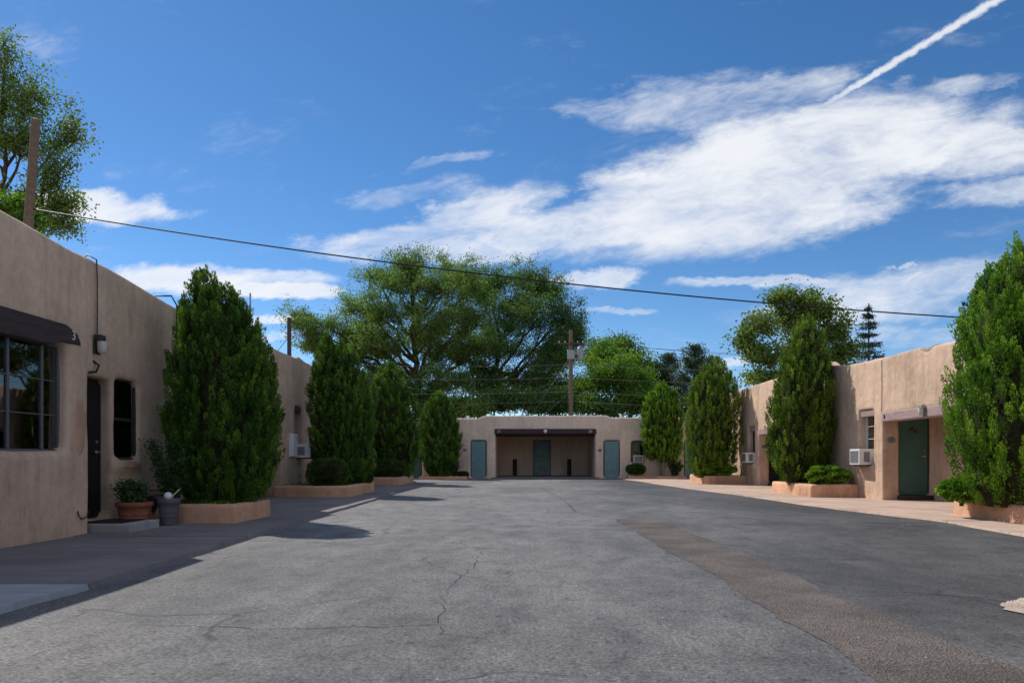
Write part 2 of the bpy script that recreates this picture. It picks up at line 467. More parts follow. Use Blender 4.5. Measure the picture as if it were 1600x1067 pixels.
ADOBE = (0.62, 0.44, 0.315)
MT = dict(
    adobe=m_stucco('adobe_stucco', ADOBE),
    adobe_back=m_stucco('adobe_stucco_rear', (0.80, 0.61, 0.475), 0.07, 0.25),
    planter=m_stucco('planter_stucco', (0.66, 0.385, 0.245), 0.14, 0.35, 0.7),
    patch=m_stucco('fresh_plaster', (0.52, 0.32, 0.205), 0.10, 0.2),
    asphalt=m_asphalt(), trench=m_trench(),
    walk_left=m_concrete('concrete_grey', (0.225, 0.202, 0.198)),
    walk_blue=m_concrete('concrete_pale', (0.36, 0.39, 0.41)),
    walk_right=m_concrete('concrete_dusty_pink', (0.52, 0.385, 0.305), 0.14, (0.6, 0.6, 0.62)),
    step=m_concrete('step_concrete', (0.36, 0.35, 0.34)),
    earth=m_plain('earth', (0.24, 0.17, 0.115), 0.95, 0.1, 0.25, 3, 0.4),
    soil=m_plain('planter_soil', (0.10, 0.07, 0.045), 0.95, 0.1, 0.35, 25, 0.8),
    crack=m_plain('crack_tar', (0.022, 0.022, 0.023), 0.8, 0.2),
    gravel=m_concrete('gravel_bed', (0.55, 0.45, 0.37)),
    lintel=m_wood('lintel_dark_wood', (0.062, 0.042, 0.042)),
    lintel_weathered=m_wood('lintel_weathered_wood', (0.36, 0.26, 0.245), 0.22),
    lintel_red=m_wood('lintel_red_brown', (0.060, 0.026, 0.026)),
    pole=m_wood('pole_wood', (0.20, 0.135, 0.095), 0.3),
    pole_dark=m_wood('pole_dark_wood', (0.085, 0.06, 0.05), 0.3),
    teal=m_plain('teal_door_paint', (0.175, 0.30, 0.32), 0.5, 0.35, 0.08, 5),
    teal_old=m_plain('faded_teal_paint', (0.24, 0.34, 0.34), 0.6, 0.3, 0.25, 4),
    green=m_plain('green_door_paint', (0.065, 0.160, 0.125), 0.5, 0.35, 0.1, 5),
    black=m_plain('black_paint', (0.012, 0.012, 0.013), 0.55, 0.3),
    dark=m_plain('dark_bronze', (0.048, 0.044, 0.042), 0.45, 0.4),
    alu=m_plain('aluminium_frame', (0.13, 0.133, 0.138), 0.45, 0.5, 0.1, 20, 0, None, 0.3),
    white=m_plain('white_enamel', (0.74, 0.74, 0.72), 0.45, 0.4, 0.07, 9),
    grille=m_plain('grey_grille', (0.22, 0.225, 0.23), 0.6, 0.3),
    lens=m_plain('frosted_lens', (0.62, 0.60, 0.55), 0.25, 0.5, 0.06),
    steel=m_plain('steel', (0.55, 0.55, 0.53), 0.3, 0.5, 0.08, 20, 0, None, 0.9),
    zinc=m_plain('galvanised', (0.36, 0.36, 0.36), 0.5, 0.4, 0.15, 10, 0, None, 0.5),
    curtain=m_plain('brown_curtain', (0.16, 0.105, 0.07), 0.9, 0.1, 0.3, 6, 0.5, (14, 14, 0.4)),
    blind=m_plain('pale_blind', (0.42, 0.38, 0.30), 0.8, 0.2, 0.15, 8),
    inside=m_plain('dim_room', (0.12, 0.10, 0.085), 0.9, 0.1),
    roof=m_plain('roof_felt', (0.30, 0.28, 0.26), 0.9, 0.1),
    terracotta=m_plain('terracotta', (0.30, 0.105, 0.062), 0.8, 0.2, 0.2, 9, 0.2),
    pot_grey=m_plain('grey_pot', (0.125, 0.115, 0.135), 0.6, 0.3, 0.1),
    pot_dark=m_plain('dark_plum_pot', (0.045, 0.022, 0.022), 0.5, 0.4, 0.1),
    pipe=m_plain('cream_pipe', (0.50, 0.40, 0.30), 0.6, 0.3, 0.1),
    plaque=m_plain('plaque_green', (0.085, 0.125, 0.11), 0.5, 0.4, 0.2, 40),
    bone=m_plain('number_white', (0.62, 0.60, 0.56), 0.6, 0.3),
    number_dark=m_plain('number_black', (0.02, 0.02, 0.022), 0.6, 0.3),
    bark=m_plain('bark', (0.105, 0.080, 0.060), 0.95, 0.1, 0.4, 9, 0.9, (3, 3, 0.5)),
    bark_pale=m_plain('bark_pale', (0.24, 0.20, 0.165), 0.95, 0.1, 0.3, 9, 0.8, (3, 3, 0.5)),
    twigs=m_plain('twig_shade_core', (0.040, 0.040, 0.018), 0.95, 0.05, 0.4, 14, 1.0),  # dark tone of inner twigs, also standing in for crown shade
    cable=m_plain('cable_black', (0.010, 0.010, 0.011), 0.5, 0.3),
    wire=m_plain('wire_grey', (0.22, 0.22, 0.215), 0.5, 0.3),
    juniper=m_leaf('juniper_foliage', (0.022, 0.055, 0.008), (0.125, 0.265, 0.025), (0.33, 0.50, 0.048), 0.2, 2.2),  # juniper greens: dark stops lowered, so crown shade sits partly in the colour
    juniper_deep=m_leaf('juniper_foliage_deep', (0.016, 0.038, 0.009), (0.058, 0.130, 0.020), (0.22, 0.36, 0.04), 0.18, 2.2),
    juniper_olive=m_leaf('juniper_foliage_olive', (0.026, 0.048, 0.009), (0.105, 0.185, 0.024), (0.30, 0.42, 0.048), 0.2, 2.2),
    clipped=m_leaf('clipped_hedge', (0.022, 0.05, 0.013), (0.046, 0.1, 0.022), (0.12, 0.2, 0.04), 0.18, 4),
    elm=m_leaf('elm_leaf', (0.066, 0.125, 0.034), (0.142, 0.235, 0.066), (0.265, 0.37, 0.11), 0.42, 0.5),
    elm_dark=m_leaf('elm_leaf_dark', (0.048, 0.1, 0.032), (0.105, 0.19, 0.058), (0.205, 0.31, 0.092), 0.4, 0.5),
    maple=m_leaf('maple_leaf', (0.065, 0.145, 0.025), (0.145, 0.265, 0.045), (0.27, 0.40, 0.07), 0.45, 0.6),
    poplar=m_leaf('cottonwood_leaf', (0.07, 0.13, 0.035), (0.15, 0.225, 0.055), (0.3, 0.37, 0.11), 0.36, 0.8, 0.6, 0.18),
    pine=m_leaf('pine_needle', (0.039, 0.070, 0.035), (0.080, 0.122, 0.060), (0.158, 0.193, 0.096), 0.12, 1.0),
    spruce=m_leaf('spruce_needle', (0.025, 0.048, 0.037), (0.048, 0.083, 0.063), (0.089, 0.125, 0.095), 0.1, 1.0),
    rose=m_leaf('rose_leaf', (0.031, 0.064, 0.025), (0.056, 0.109, 0.039), (0.105, 0.165, 0.059), 0.25, 3),
    glass=m_glass('window_glass'),
)

# ================================================================== foliage builders
def leaf_quads(pos, direc, length, width, jitter=0.5, fold=0.0):
    """diamond leaves: base, side, tip, side. pos/direc (n,3)"""
    n = len(pos)
    d = direc + rng.normal(0, jitter, (n, 3))
    d /= np.linalg.norm(d, axis=1, keepdims=True) + 1e-9
    s = np.cross(d, rng.normal(0, 1, (n, 3)))
    s /= np.linalg.norm(s, axis=1, keepdims=True) + 1e-9
    L = (length * rng.uniform(0.65, 1.3, n))[:, None]; W = (width * rng.uniform(0.7, 1.25, n))[:, None]
    nrm = np.cross(d, s)
    V = np.stack([pos - d * L * 0.5, pos + s * W * 0.5 + nrm * W * fold, pos + d * L * 0.5, pos - s * W * 0.5 + nrm * W * fold], axis=1)
    return V.reshape(-1, 3)

def quads_for(V):
    return np.arange(len(V), dtype=np.int32).reshape(-1, 4)

EGG = [(0.0, 0.55), (0.08, 0.78), (0.2, 0.95), (0.35, 1.0), (0.5, 0.95), (0.65, 0.80), (0.8, 0.56), (0.92, 0.28), (1.0, 0.03)]
FULL = [(0.0, 0.42), (0.1, 0.74), (0.3, 1.0), (0.5, 1.0), (0.65, 0.93), (0.8, 0.74), (0.9, 0.50), (0.97, 0.24), (1.0, 0.04)]
COLUMN = [(0.0, 0.45), (0.1, 0.78), (0.3, 1.0), (0.6, 1.0), (0.78, 0.86), (0.9, 0.62), (0.97, 0.33), (1.0, 0.05)]
OVAL = [(0.0, 0.5), (0.1, 0.78), (0.3, 1.0), (0.55, 0.98), (0.72, 0.85), (0.86, 0.62), (0.95, 0.36), (1.0, 0.06)]

def juniper(name, frame, spires, label, mat, plumes=520, per=80, leaf=0.06, plume=0.30, clear=0.0, trunks=1, group=None, core_r=0.64):
    """spires: (dx, dy, z0, z1, radius, profile)"""
    root = empty(name, frame, label, 'tree', group)
    areas = [2 * math.pi * s[4] * (s[3] - s[2]) for s in spires]
    PV, RND = [], []
    for si, (dx, dy, z0, z1, rad, prof) in enumerate(spires):
        pt = np.array([p[0] for p in prof]); pr = np.array([p[1] for p in prof])
        n = int(1.8 * plumes * areas[si] / sum(areas)) + 8
        k = 0
        while k < n:
            t = rng.uniform(0, 1)
            rr = np.interp(t, pt, pr)
            if rng.uniform() > 0.18 + rr: continue
            k += 1
            a = rng.uniform(0, 2 * math.pi)
            zz = t * (z1 - z0)
            wob = 1.0 + 0.12 * mnoise.noise(Vector((math.cos(a) * 1.4 + dx * 3 + si * 7.1, math.sin(a) * 1.4 + frame.translation.y, t * 4.2))) + 0.20 * mnoise.noise(Vector((math.cos(a) * 3.2 * rad / 0.8 + si * 3.3, math.sin(a) * 3.2 * rad / 0.8 + frame.translation.y * 1.7, zz * 1.5)))
            depth = rng.uniform(0.80, 1.04) if rng.uniform() < 0.78 else rng.uniform(0.55, 0.85)
            r = rad * rr * wob * depth
            out = np.array([math.cos(a), math.sin(a), 0.0])
            c = np.array([dx, dy, z0 + t * (z1 - z0)]) + out * r
            inside = False
            for sj, (ex, ey, y0, y1, erad, eprof) in enumerate(spires):
                if sj == si: continue
                tt = (c[2] - y0) / (y1 - y0)
                if 0 < tt < 1 and math.hypot(c[0] - ex, c[1] - ey) < 0.7 * erad * np.interp(tt, [p[0] for p in eprof], [p[1] for p in eprof]):
                    inside = True
            if inside: continue
            ax = np.array([0, 0, 1.0]) + out * rng.uniform(0.1, 0.5) * (1 - 0.5 * t) + rng.normal(0, 0.12, 3)
            ax /= np.linalg.norm(ax)
            Lp = plume * rng.uniform(0.8, 1.45); Rp = plume * rng.uniform(0.15, 0.26)
            m = int(0.62 * per * rng.uniform(0.75, 1.25))
            s = rng.uniform(0, 1, m) ** 0.85
            ra = Rp * np.sqrt(np.clip(np.sin(np.pi * np.clip(0.12 + 0.86 * s, 0, 1)), 0, 1)) * rng.uniform(0.55, 1.05, m)
            u = np.cross(ax, [0.3, 0.9, 0.1]); u /= np.linalg.norm(u); v = np.cross(ax, u)
            ph = rng.uniform(0, 2 * math.pi, m)
            radial = np.cos(ph)[:, None] * u + np.sin(ph)[:, None] * v
            pos = c + ax * ((s - 0.35) * Lp)[:, None] + radial * ra[:, None]
            pos[:, 2] = np.maximum(pos[:, 2], 0.02)
            PV.append(leaf_quads(pos, ax * 1.2 + radial * 0.6, leaf * 1.1, leaf * 0.36, 0.28))
            tone = rng.uniform(0.1, 0.8)
            RND.append(np.repeat(np.clip(tone + 0.35 * (s - 0.4) + rng.normal(0, 0.08, m), 0, 1), 4))
    V = np.concatenate(PV)
    npmesh('crown', V, quads_for(V), mat, root, frame, False, np.concatenate(RND))
    # solid dark core for the inner twigs, added to block light through the crown
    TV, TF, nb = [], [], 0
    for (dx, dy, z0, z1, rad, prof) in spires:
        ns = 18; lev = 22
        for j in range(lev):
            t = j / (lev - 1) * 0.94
            rr = rad * core_r * np.interp(t, [p[0] for p in prof], [p[1] for p in prof])
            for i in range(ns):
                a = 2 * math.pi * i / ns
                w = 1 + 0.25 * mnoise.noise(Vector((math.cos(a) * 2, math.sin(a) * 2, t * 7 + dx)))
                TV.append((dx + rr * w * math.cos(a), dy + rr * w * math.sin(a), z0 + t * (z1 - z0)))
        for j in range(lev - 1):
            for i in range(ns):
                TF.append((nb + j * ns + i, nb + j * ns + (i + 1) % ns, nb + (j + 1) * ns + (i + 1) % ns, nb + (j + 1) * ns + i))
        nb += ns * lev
    npmesh('twig_shade_core', TV, TF, MT['twigs'], root, frame, True)
    for k in range(trunks):
        a = 2 * math.pi * k / max(1, trunks) + 0.4
        sp = 0.0 if trunks == 1 else 0.10
        p = [(sp * math.cos(a), sp * math.sin(a), -0.05), (sp * 1.4 * math.cos(a), sp * 1.4 * math.sin(a), clear * 0.5 + 0.1), (2.6 * sp * math.cos(a), 2.6 * sp * math.sin(a), clear + 0.6)]
        tube('trunk', p, [0.10 if trunks == 1 else 0.06, 0.08 if trunks == 1 else 0.05, 0.05], MT['bark_pale' if trunks > 1 else 'bark'], root, frame, 8)
    return root

def bush(name, frame, rx, ry, z0, z1, label, mat, n=9000, leaf=0.035, group=None, power=2.6, stem=True, ragged=0.06, cat='shrub'):
    root = empty(name, frame, label, cat, group)
    zc, rz = (z0 + z1) / 2, (z1 - z0) / 2
    d = rng.normal(0, 1, (n, 3)); d /= np.linalg.norm(d, axis=1, keepdims=True)
    # super-ellipsoid shell
    k = (np.abs(d[:, 0]) ** power + np.abs(d[:, 1]) ** power + np.abs(d[:, 2]) ** power) ** (-1 / power)
    lump = np.array([mnoise.noise(Vector((x * 2.6 + frame.translation.x, y * 2.6, z * 2.6 + frame.translation.y))) for x, y, z in d])
    k = k * (1 + ragged * 1.6 * lump) * (1 - np.abs(rng.normal(0, ragged, n)))
    pos = d * k[:, None] * np.array([rx, ry, rz]) + np.array([0, 0, zc])
    V = leaf_quads(pos, d + np.array([0, 0, 0.5]), leaf, leaf * 0.45, 0.55)
    npmesh('foliage', V, quads_for(V), mat, root, frame, False, np.repeat(np.clip(0.45 + 0.9 * lump + rng.normal(0, 0.15, n), 0, 1), 4))
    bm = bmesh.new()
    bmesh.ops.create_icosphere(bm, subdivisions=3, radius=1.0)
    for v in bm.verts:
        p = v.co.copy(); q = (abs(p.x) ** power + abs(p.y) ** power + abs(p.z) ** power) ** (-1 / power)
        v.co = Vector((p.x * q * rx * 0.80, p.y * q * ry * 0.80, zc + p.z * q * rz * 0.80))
    bmobj('twig_shade_core', bm, MT['twigs'], root, frame, True)  # dark core added to block light through the bush, as in junipers
    if stem:
        tube('stem', [(0, 0, -0.03), (0.01, 0.0, max(0.06, z0 * 0.6)), (0.0, 0.02, zc)], [0.035, 0.03, 0.02], MT['bark'], root, frame, 6)
    return root

def leafy_shrub(name, frame, stems, height, spread, label, mat, per=170, leaf=0.06, group=None, cat='shrub'):
    root = empty(name, frame, label, cat, group)
    tb = Tubes(); PV = []; RN = []
    for i in range(stems):
        a = rng.uniform(0, 2 * math.pi); h = height * rng.uniform(0.55, 1.0); s = spread * rng.uniform(0.3, 1.0)
        p0 = np.array([rng.normal(0, 0.04), rng.normal(0, 0.04), -0.02])
        p2 = np.array([s * math.cos(a), s * math.sin(a), h]); p1 = (p0 + p2) / 2 + np.array([0, 0, h * 0.15])
        tb.add([p0, p1, p2], [0.010, 0.008, 0.004], 5)
        t = rng.uniform(0.15, 1.05, per)[:, None]
        c = (1 - t) ** 2 * p0 + 2 * t * (1 - t) * p1 + t * t * p2
        pos = c + rng.normal(0, 0.055, (per, 3)) * (0.5 + spread)
        pos[:, 2] = np.maximum(pos[:, 2], 0.02)
        PV.append(leaf_quads(pos, rng.normal(0, 1, (per, 3)) + np.array([0, 0, 0.4]), leaf, leaf * 0.6, 0.4, 0.15))
        RN.append(np.repeat(rng.uniform(0, 1, per), 4))
    tb.build('stem', MT['bark'], root, frame)
    V = np.concatenate(PV)
    npmesh('foliage', V, quads_for(V), mat, root, frame, False, np.concatenate(RN))
    return root

def bez(p0, p1, p2, n):
    t = np.linspace(0, 1, n)[:, None]
    return (1 - t) ** 2 * p0 + 2 * t * (1 - t) * p1 + t * t * p2

def broadleaf(name, Y, base_x, lobes, label, mat, bark='bark', fork_z=3.0, trunk_r=0.35, leaf=0.16, per=34, sub=14, twigs=4,
              spread=0.42, group=None, base_z=0.0, lean=0.0):
    """lobes: bearing x, height y, half width, half height in the photo's field at distance Y (+ optional depth offset in m)"""
    bx = (base_x - 830) / FPX * Y
    frame = T(bx, Y, base_z)
    root = empty(name, frame, label, 'tree', group)
    s = Y / FPX
    tb = Tubes()
    fork = np.array([lean, 0.0, fork_z])
    tb.add(bez(np.array([0, 0, -0.2]), np.array([lean * 0.1, 0.05, fork_z * 0.5]), fork, 6), np.linspace(trunk_r * 1.25, trunk_r * 0.85, 6), 10)
    PV, RN = [], []
    cs = [np.array(P(lb[0], lb[1], Y)) - np.array([bx, Y, base_z]) for lb in lobes]
    ztop = fork_z + 0.55 * (max(c[2] for c in cs) - fork_z); xm = float(np.mean([c[0] for c in cs]))
    leader = bez(fork, fork + np.array([0.25 * (xm - lean), 0.2, 0.5 * (ztop - fork_z)]), np.array([lean + 0.55 * (xm - lean), 0.0, ztop]), 10)
    leader[1:-1] += rng.normal(0, 0.05 * trunk_r / 0.3, (8, 3)) * np.array([1.5, 1.5, 0])
    tb.add(leader, np.linspace(trunk_r * 0.84, trunk_r * 0.22, 10), 9)
    for lb in lobes:
        lx, ly, hw, hh = lb[:4]
        dz = lb[4] if len(lb) > 4 else rng.uniform(-0.35, 0.35) * hw * s * 1.6
        c = np.array(P(lx, ly, Y)) - np.array([bx, Y, base_z]); c[1] = dz
        rad = np.array([hw * s, 0.5 * (hw + hh) * s, hh * s])
        zs = c[2] - 0.75 * math.hypot(c[0] - fork[0], c[1]) - rng.uniform(0.0, 1.5)
        k0 = int(np.clip(np.searchsorted(leader[:, 2], zs), 0, 8))
        stp = leader[k0]
        dist = np.linalg.norm(c - stp)
        mid = stp + (c - stp) * 0.5 + np.array([rng.normal(0, 0.10), rng.normal(0, 0.10), rng.uniform(-0.05, 0.2)]) * dist
        limb = bez(stp, mid, c, 9)
        limb[1:-1] += rng.normal(0, 0.022, (7, 3)) * dist
        r0 = trunk_r * (0.44 - 0.02 * k0)
        tb.add(limb, np.linspace(r0, r0 * 0.28, 9), 7)
        for k in range(sub):
            d = rng.normal(0, 1, 3); d /= np.linalg.norm(d)
            if d[2] < -0.5: d[2] *= 0.4
            e = c + d * rad * rng.uniform(0.45, 1.0)
            st = limb[rng.integers(4, 9)]
            mm = (st + e) / 2 + rng.normal(0, 0.10, 3) * np.linalg.norm(e - st) + np.array([0, 0, 0.05])
            br = bez(st, mm, e, 6)
            tb.add(br, np.linspace(r0 * 0.24, r0 * 0.07, 6), 5)
            for q in range(twigs):
                ss = br[rng.integers(2, 6)]
                f = ss + rng.normal(0, 1, 3) * rad * 0.20 + np.array([0, 0, 0.12]) * rad
                tb.add([ss, (ss + f) / 2 + rng.normal(0, 0.05, 3), f], [r0 * 0.08, r0 * 0.05, r0 * 0.03], 4)
                m = int(per * rng.uniform(0.6, 1.4))
                t = rng.uniform(0.1, 1.15, m)[:, None]
                pos = ss + (f - ss) * t + rng.normal(0, 1, (m, 3)) * spread * np.array([1, 1, 0.75]) * rng.uniform(0.5, 1.1)
                dd = rng.normal(0, 1, (m, 3)) + np.array([0, 0, -0.35])
                PV.append(leaf_quads(pos, dd, leaf, leaf * 0.72, 0.2, 0.12))
                tone = rng.uniform(0.15, 0.75)
                RN.append(np.repeat(np.clip(tone + rng.normal(0, 0.16, m), 0, 1), 4))
    tb.build('trunk', MT[bark], root, frame)
    V = np.concatenate(PV)
    npmesh('crown', V, quads_for(V), mat, root, frame, False, np.concatenate(RN))
    return root

def conifer(name, frame, h, rad, z_low, label, mat, whorls=26, up=0.15, droop=0.2, per=60, leaf=0.16, bare=0.25, irregular=0.2, tuft=0.10, trunk_r=0.2, power=1.0, nb=8):
    root = empty(name, frame, label, 'tree')
    tb = Tubes(); PV = []; RN = []
    tb.add([(0, 0, -0.2), (0.03, 0, h * 0.5), (0, 0, h)], [trunk_r, trunk_r * 0.6, 0.02], 8)
    for w in range(whorls):
        t = (w + rng.uniform(0, 0.8)) / whorls
        z = z_low + t * (h - z_low) * 0.98
        r = rad * (1 - t) ** power + 0.12
        for k in range(nb):
            a = rng.uniform(0, 2 * math.pi); rr = r * rng.uniform(1 - irregular * 2, 1 + irregular)
            o = np.array([math.cos(a), math.sin(a), 0])
            p0 = np.array([0, 0, z]); p2 = p0 + o * rr + np.array([0, 0, (up - droop * (1 - t)) * rr]); p1 = (p0 + p2) / 2 + np.array([0, 0, -droop * 0.3 * rr])
            br = bez(p0, p1, p2, 6)
            tb.add(br, np.linspace(0.05 * (1 - t) + 0.015, 0.008, 6), 4)
            m = int(per * (0.3 + rr / rad))
            tt = rng.uniform(bare, 1.06, m)[:, None]
            pos = (1 - tt) ** 2 * p0 + 2 * tt * (1 - tt) * p1 + tt * tt * p2 + rng.normal(0, tuft, (m, 3)) * np.array([1, 1, 0.7])
            PV.append(leaf_quads(pos, o * 0.8 + np.array([0, 0, 0.45]), leaf, leaf * 0.30, 0.55))
            RN.append(np.repeat(np.clip(rng.uniform(0.2, 0.7) + rng.normal(0, 0.15, m), 0, 1), 4))
    pos = np.stack([rng.normal(0, 0.05, 60), rng.normal(0, 0.05, 60), h - rng.uniform(0, 0.7, 60)], axis=1)
    PV.append(leaf_quads(pos, np.tile([0, 0, 1.0], (60, 1)), leaf, leaf * 0.3, 0.4)); RN.append(np.full(240, 0.5))
    tb.build('trunk', MT['bark'], root, frame)
    V = np.concatenate(PV)
    npmesh('crown', V, quads_for(V), mat, root, frame, False, np.concatenate(RN))
    return root

# ================================================================== ground
def sheet(name, poly, z, mat, parent=None, kind='structure'):
    bm = bmesh.new()
    vs = [bm.verts.new((x, y, z)) for x, y in poly]
    bm.faces.new(vs)
    o = bmobj(name, bm, mat, parent)
    if o.data.polygons[0].normal.z < 0: o.data.flip_normals()
    if parent is None: tag(o, kind=kind)
    return o

sheet('ground', [(-2500, -2500), (2500, -2500), (2500, 2500), (-2500, 2500)], -0.02, MT['earth'])
asphalt = sheet('driveway', [(-7.5, -30), (9.5, -30), (9.5, 38.6), (-12.0, 38.6), (-12.0, 30), (-7.5, 30)], 0.0, MT['asphalt'])
asphalt.data.materials[0] = MT['asphalt']

def wobble_line(x0, x1, y0, y1, n, amp):
    return [(x0 + (x1 - x0) * i / (n - 1) + amp * (mnoise.noise(Vector((i * 0.11, x0, 1.3))) + 0.4 * mnoise.noise(Vector((i * 0.5, x0, 4.3))) + 0.25 * mnoise.noise(Vector((i * 1.7, x0, 9.3)))), y0 + (y1 - y0) * i / (n - 1)) for i in range(n)]
# strip of old aggregate where a trench was patched
left_edge = wobble_line(1.80, 1.42, -2.0, 12.2, 140, 0.09)
right_edge = wobble_line(2.55, 2.15, -2.0, 12.3, 140, 0.08)
bm = bmesh.new()
lv = [bm.verts.new((x, y, 0.004)) for x, y in left_edge]; rv = [bm.verts.new((x, y, 0.004)) for x, y in right_edge]
for i in range(len(lv) - 1): bm.faces.new((lv[i], rv[i], rv[i + 1], lv[i + 1]))
bmobj('trench_patch', bm, MT['trench'], asphalt)

def crack(pts, w):
    out = []
    for (a, b) in zip(pts[:-1], pts[1:]):
        n = max(3, int(math.hypot(b[0] - a[0], b[1] - a[1]) / 0.10))
        for i in range(n):
            t = i / n
            out.append((a[0] + (b[0] - a[0]) * t + random.gauss(0, 0.018), a[1] + (b[1] - a[1]) * t + random.gauss(0, 0.018)))
    out.append(pts[-1])
    bm = bmesh.new(); L, Rr = [], []
    for i, p in enumerate(out):
        q = out[min(i + 1, len(out) - 1)]; o = out[max(i - 1, 0)]
        dx, dy = q[0] - o[0], q[1] - o[1]; l = math.hypot(dx, dy) + 1e-9
        ww = w * random.uniform(0.25, 1.2) * (0.2 if i in (0, len(out) - 1) else 1)
        L.append(bm.verts.new((p[0] - dy / l * ww, p[1] + dx / l * ww, 0.0035)))
        Rr.append(bm.verts.new((p[0] + dy / l * ww, p[1] - dx / l * ww, 0.0035)))
    for i in range(len(L) - 1): bm.faces.new((L[i], Rr[i], Rr[i + 1], L[i + 1]))
    bmobj('crack', bm, MT['crack'], asphalt)
G = lambda x, y: ((x - 830) / FPX * (EYE * FPX / (y - 717)), EYE * FPX / (y - 717))
crack([G(200, 976), G(430, 982), G(600, 980), G(685, 975)], 0.0039)
crack([G(685, 975), G(700, 950), G(690, 932), G(715, 905), G(745, 880), G(752, 862)], 0.0044)
crack([G(685, 975), G(700, 990), G(760, 1000)], 0.0028)
crack([G(390, 845), G(560, 850), G(700, 853), G(790, 858)], 0.0055)
crack([G(860, 846), G(1000, 849), G(1180, 853)], 0.0044)
crack([G(1330, 922), G(1450, 927), G(1540, 935), G(1600, 945)], 0.0055)
crack([G(1300, 828), G(1400, 824), G(1480, 826)], 0.0066)
crack([G(560, 803), G(700, 806), G(850, 808), G(960, 812)], 0.0077)
crack([G(640, 781), G(760, 783), G(880, 784)], 0.0088)
crack([G(850, 765), G(880, 780), G(900, 800), G(960, 812)], 0.0099)
crack([G(745, 920), G(790, 905), G(800, 890)], 0.0028)
crack([G(1010, 905), G(1080, 912), G(1120, 908)], 0.0033)

# loose grit on the drive
n = 110
px = rng.uniform(-3.2, 6.0, n); py = rng.uniform(3.2, 26, n); sz = rng.uniform(0.003, 0.009, n)
V = []
for x, y, q in zip(px, py, sz):
    V += [(x - q, y, 0.003), (x + q * 0.3, y - q, 0.003), (x + q, y + q * 0.4, 0.003), (x, y + 0.1 * q, 0.003 + q * 0.8)]
V = np.array(V); b = np.arange(0, 4 * n, 4)[:, None]
F = np.concatenate([b + np.array([[0, 1, 3]]), b + np.array([[1, 2, 3]]), b + np.array([[2, 0, 3]])])
tag(npmesh('grit', V, F, MT['gravel']), 'tiny pale stones scattered over the grey drive', 'grit', kind='stuff')

# gravel bed at the right edge
gb = [(3.22, 4.85), (3.30, 4.62), (3.6, 4.45), (4.6, 4.3), (5.4, 4.4), (5.6, 4.9), (4.8, 5.25), (3.9, 5.28), (3.42, 5.10)]
gs = sheet('gravel_bed', gb, 0.008, MT['gravel'])
n = 5200
px = rng.uniform(3.28, 5.45, n); py = 4.83 + rng.uniform(-0.33, 0.36, n) * np.clip((px - 3.1) * 2.2, 0.3, 1.0); q = rng.uniform(0.006, 0.020, n)
V = []
for x, y, s in zip(px, py, q):
    s2 = s * rng.uniform(0.6, 1)
    V += [(x - s, y, 0.009), (x, y - s2, 0.009), (x + s, y, 0.009), (x, y + s2, 0.009), (x + 0.2 * s, y, 0.009 + s2)]
b = np.arange(0, 5 * n, 5)[:, None]
F = np.concatenate([b + np.array([[0, 1, 4]]), b + np.array([[1, 2, 4]]), b + np.array([[2, 3, 4]]), b + np.array([[3, 0, 4]])])
tag(npmesh('stones', V, F, MT['gravel'], gs), kind='stuff')

def slabs(name, edge, inner, cuts, z, mats, inner_right):
    """concrete walk poured in bays; edge: X of the drive side at Y"""
    root = empty(name, T(0, 0, 0), kind='structure')
    ey = np.array([e[1] for e in edge]); ex = np.array([e[0] for e in edge])
    for i in range(len(cuts) - 1):
        y0, y1 = cuts[i] + 0.006, cuts[i + 1] - 0.006
        ys = np.linspace(y0, y1, 9)
        xs = [float(np.interp(y, ey, ex)) + 0.035 * mnoise.noise(Vector((y * 1.7, 3.3, inner))) + 0.02 * mnoise.noise(Vector((y * 6.0, 1.3, inner))) for y in ys]
        bm = bmesh.new()
        dz = random.uniform(-0.003, 0.003)
        top_e = [bm.verts.new((x, y, z + dz)) for x, y in zip(xs, ys)]
        top_i = [bm.verts.new((inner, y, z + dz)) for y in ys]
        s = 0.02 if inner_right else -0.02
        low_e = [bm.verts.new((x - s, y, -0.01)) for x, y in zip(xs, ys)]
        for k in range(8):
            bm.faces.new((top_e[k], top_i[k], top_i[k + 1], top_e[k + 1]))
            bm.faces.new((low_e[k], top_e[k], top_e[k + 1], low_e[k + 1]))
        a = bm.verts.new((inner, y0, -0.01)); bb = bm.verts.new((inner, y1, -0.01))
        bm.faces.new((low_e[0], top_e[0], top_i[0], a)); bm.faces.new((low_e[-1], top_e[-1], top_i[-1], bb))
        bmobj('slab', bm, mats[i] if isinstance(mats, list) else mats, root)
    return root
lcuts = [-8, -5, -2, 1.2, 4.0, 5.62, 7.6, 9.1, 11.6, 14.2, 17, 20, 23, 26, 29, 32, 34.5]
lm = [MT['walk_left']] * (len(lcuts) - 1); lm[4] = MT['walk_blue']
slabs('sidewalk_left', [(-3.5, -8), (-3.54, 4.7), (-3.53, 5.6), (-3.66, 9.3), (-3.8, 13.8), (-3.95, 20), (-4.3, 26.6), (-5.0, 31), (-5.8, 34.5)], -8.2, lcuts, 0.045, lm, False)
rcuts = [-8, -4, 0, 3.5, 6.5, 9.0, 11.6, 14.2, 16.8, 19.4, 22, 25, 28, 31, 34, 36.6]
slabs('sidewalk_right', [(6.7, -8), (6.55, 9.4), (6.75, 11.8), (6.35, 13.8), (6.1, 16), (5.95, 20), (5.45, 24.3), (5.1, 30), (5.0, 33), (4.6, 36.6)], 10.4, rcuts, 0.03, MT['walk_right'], True)

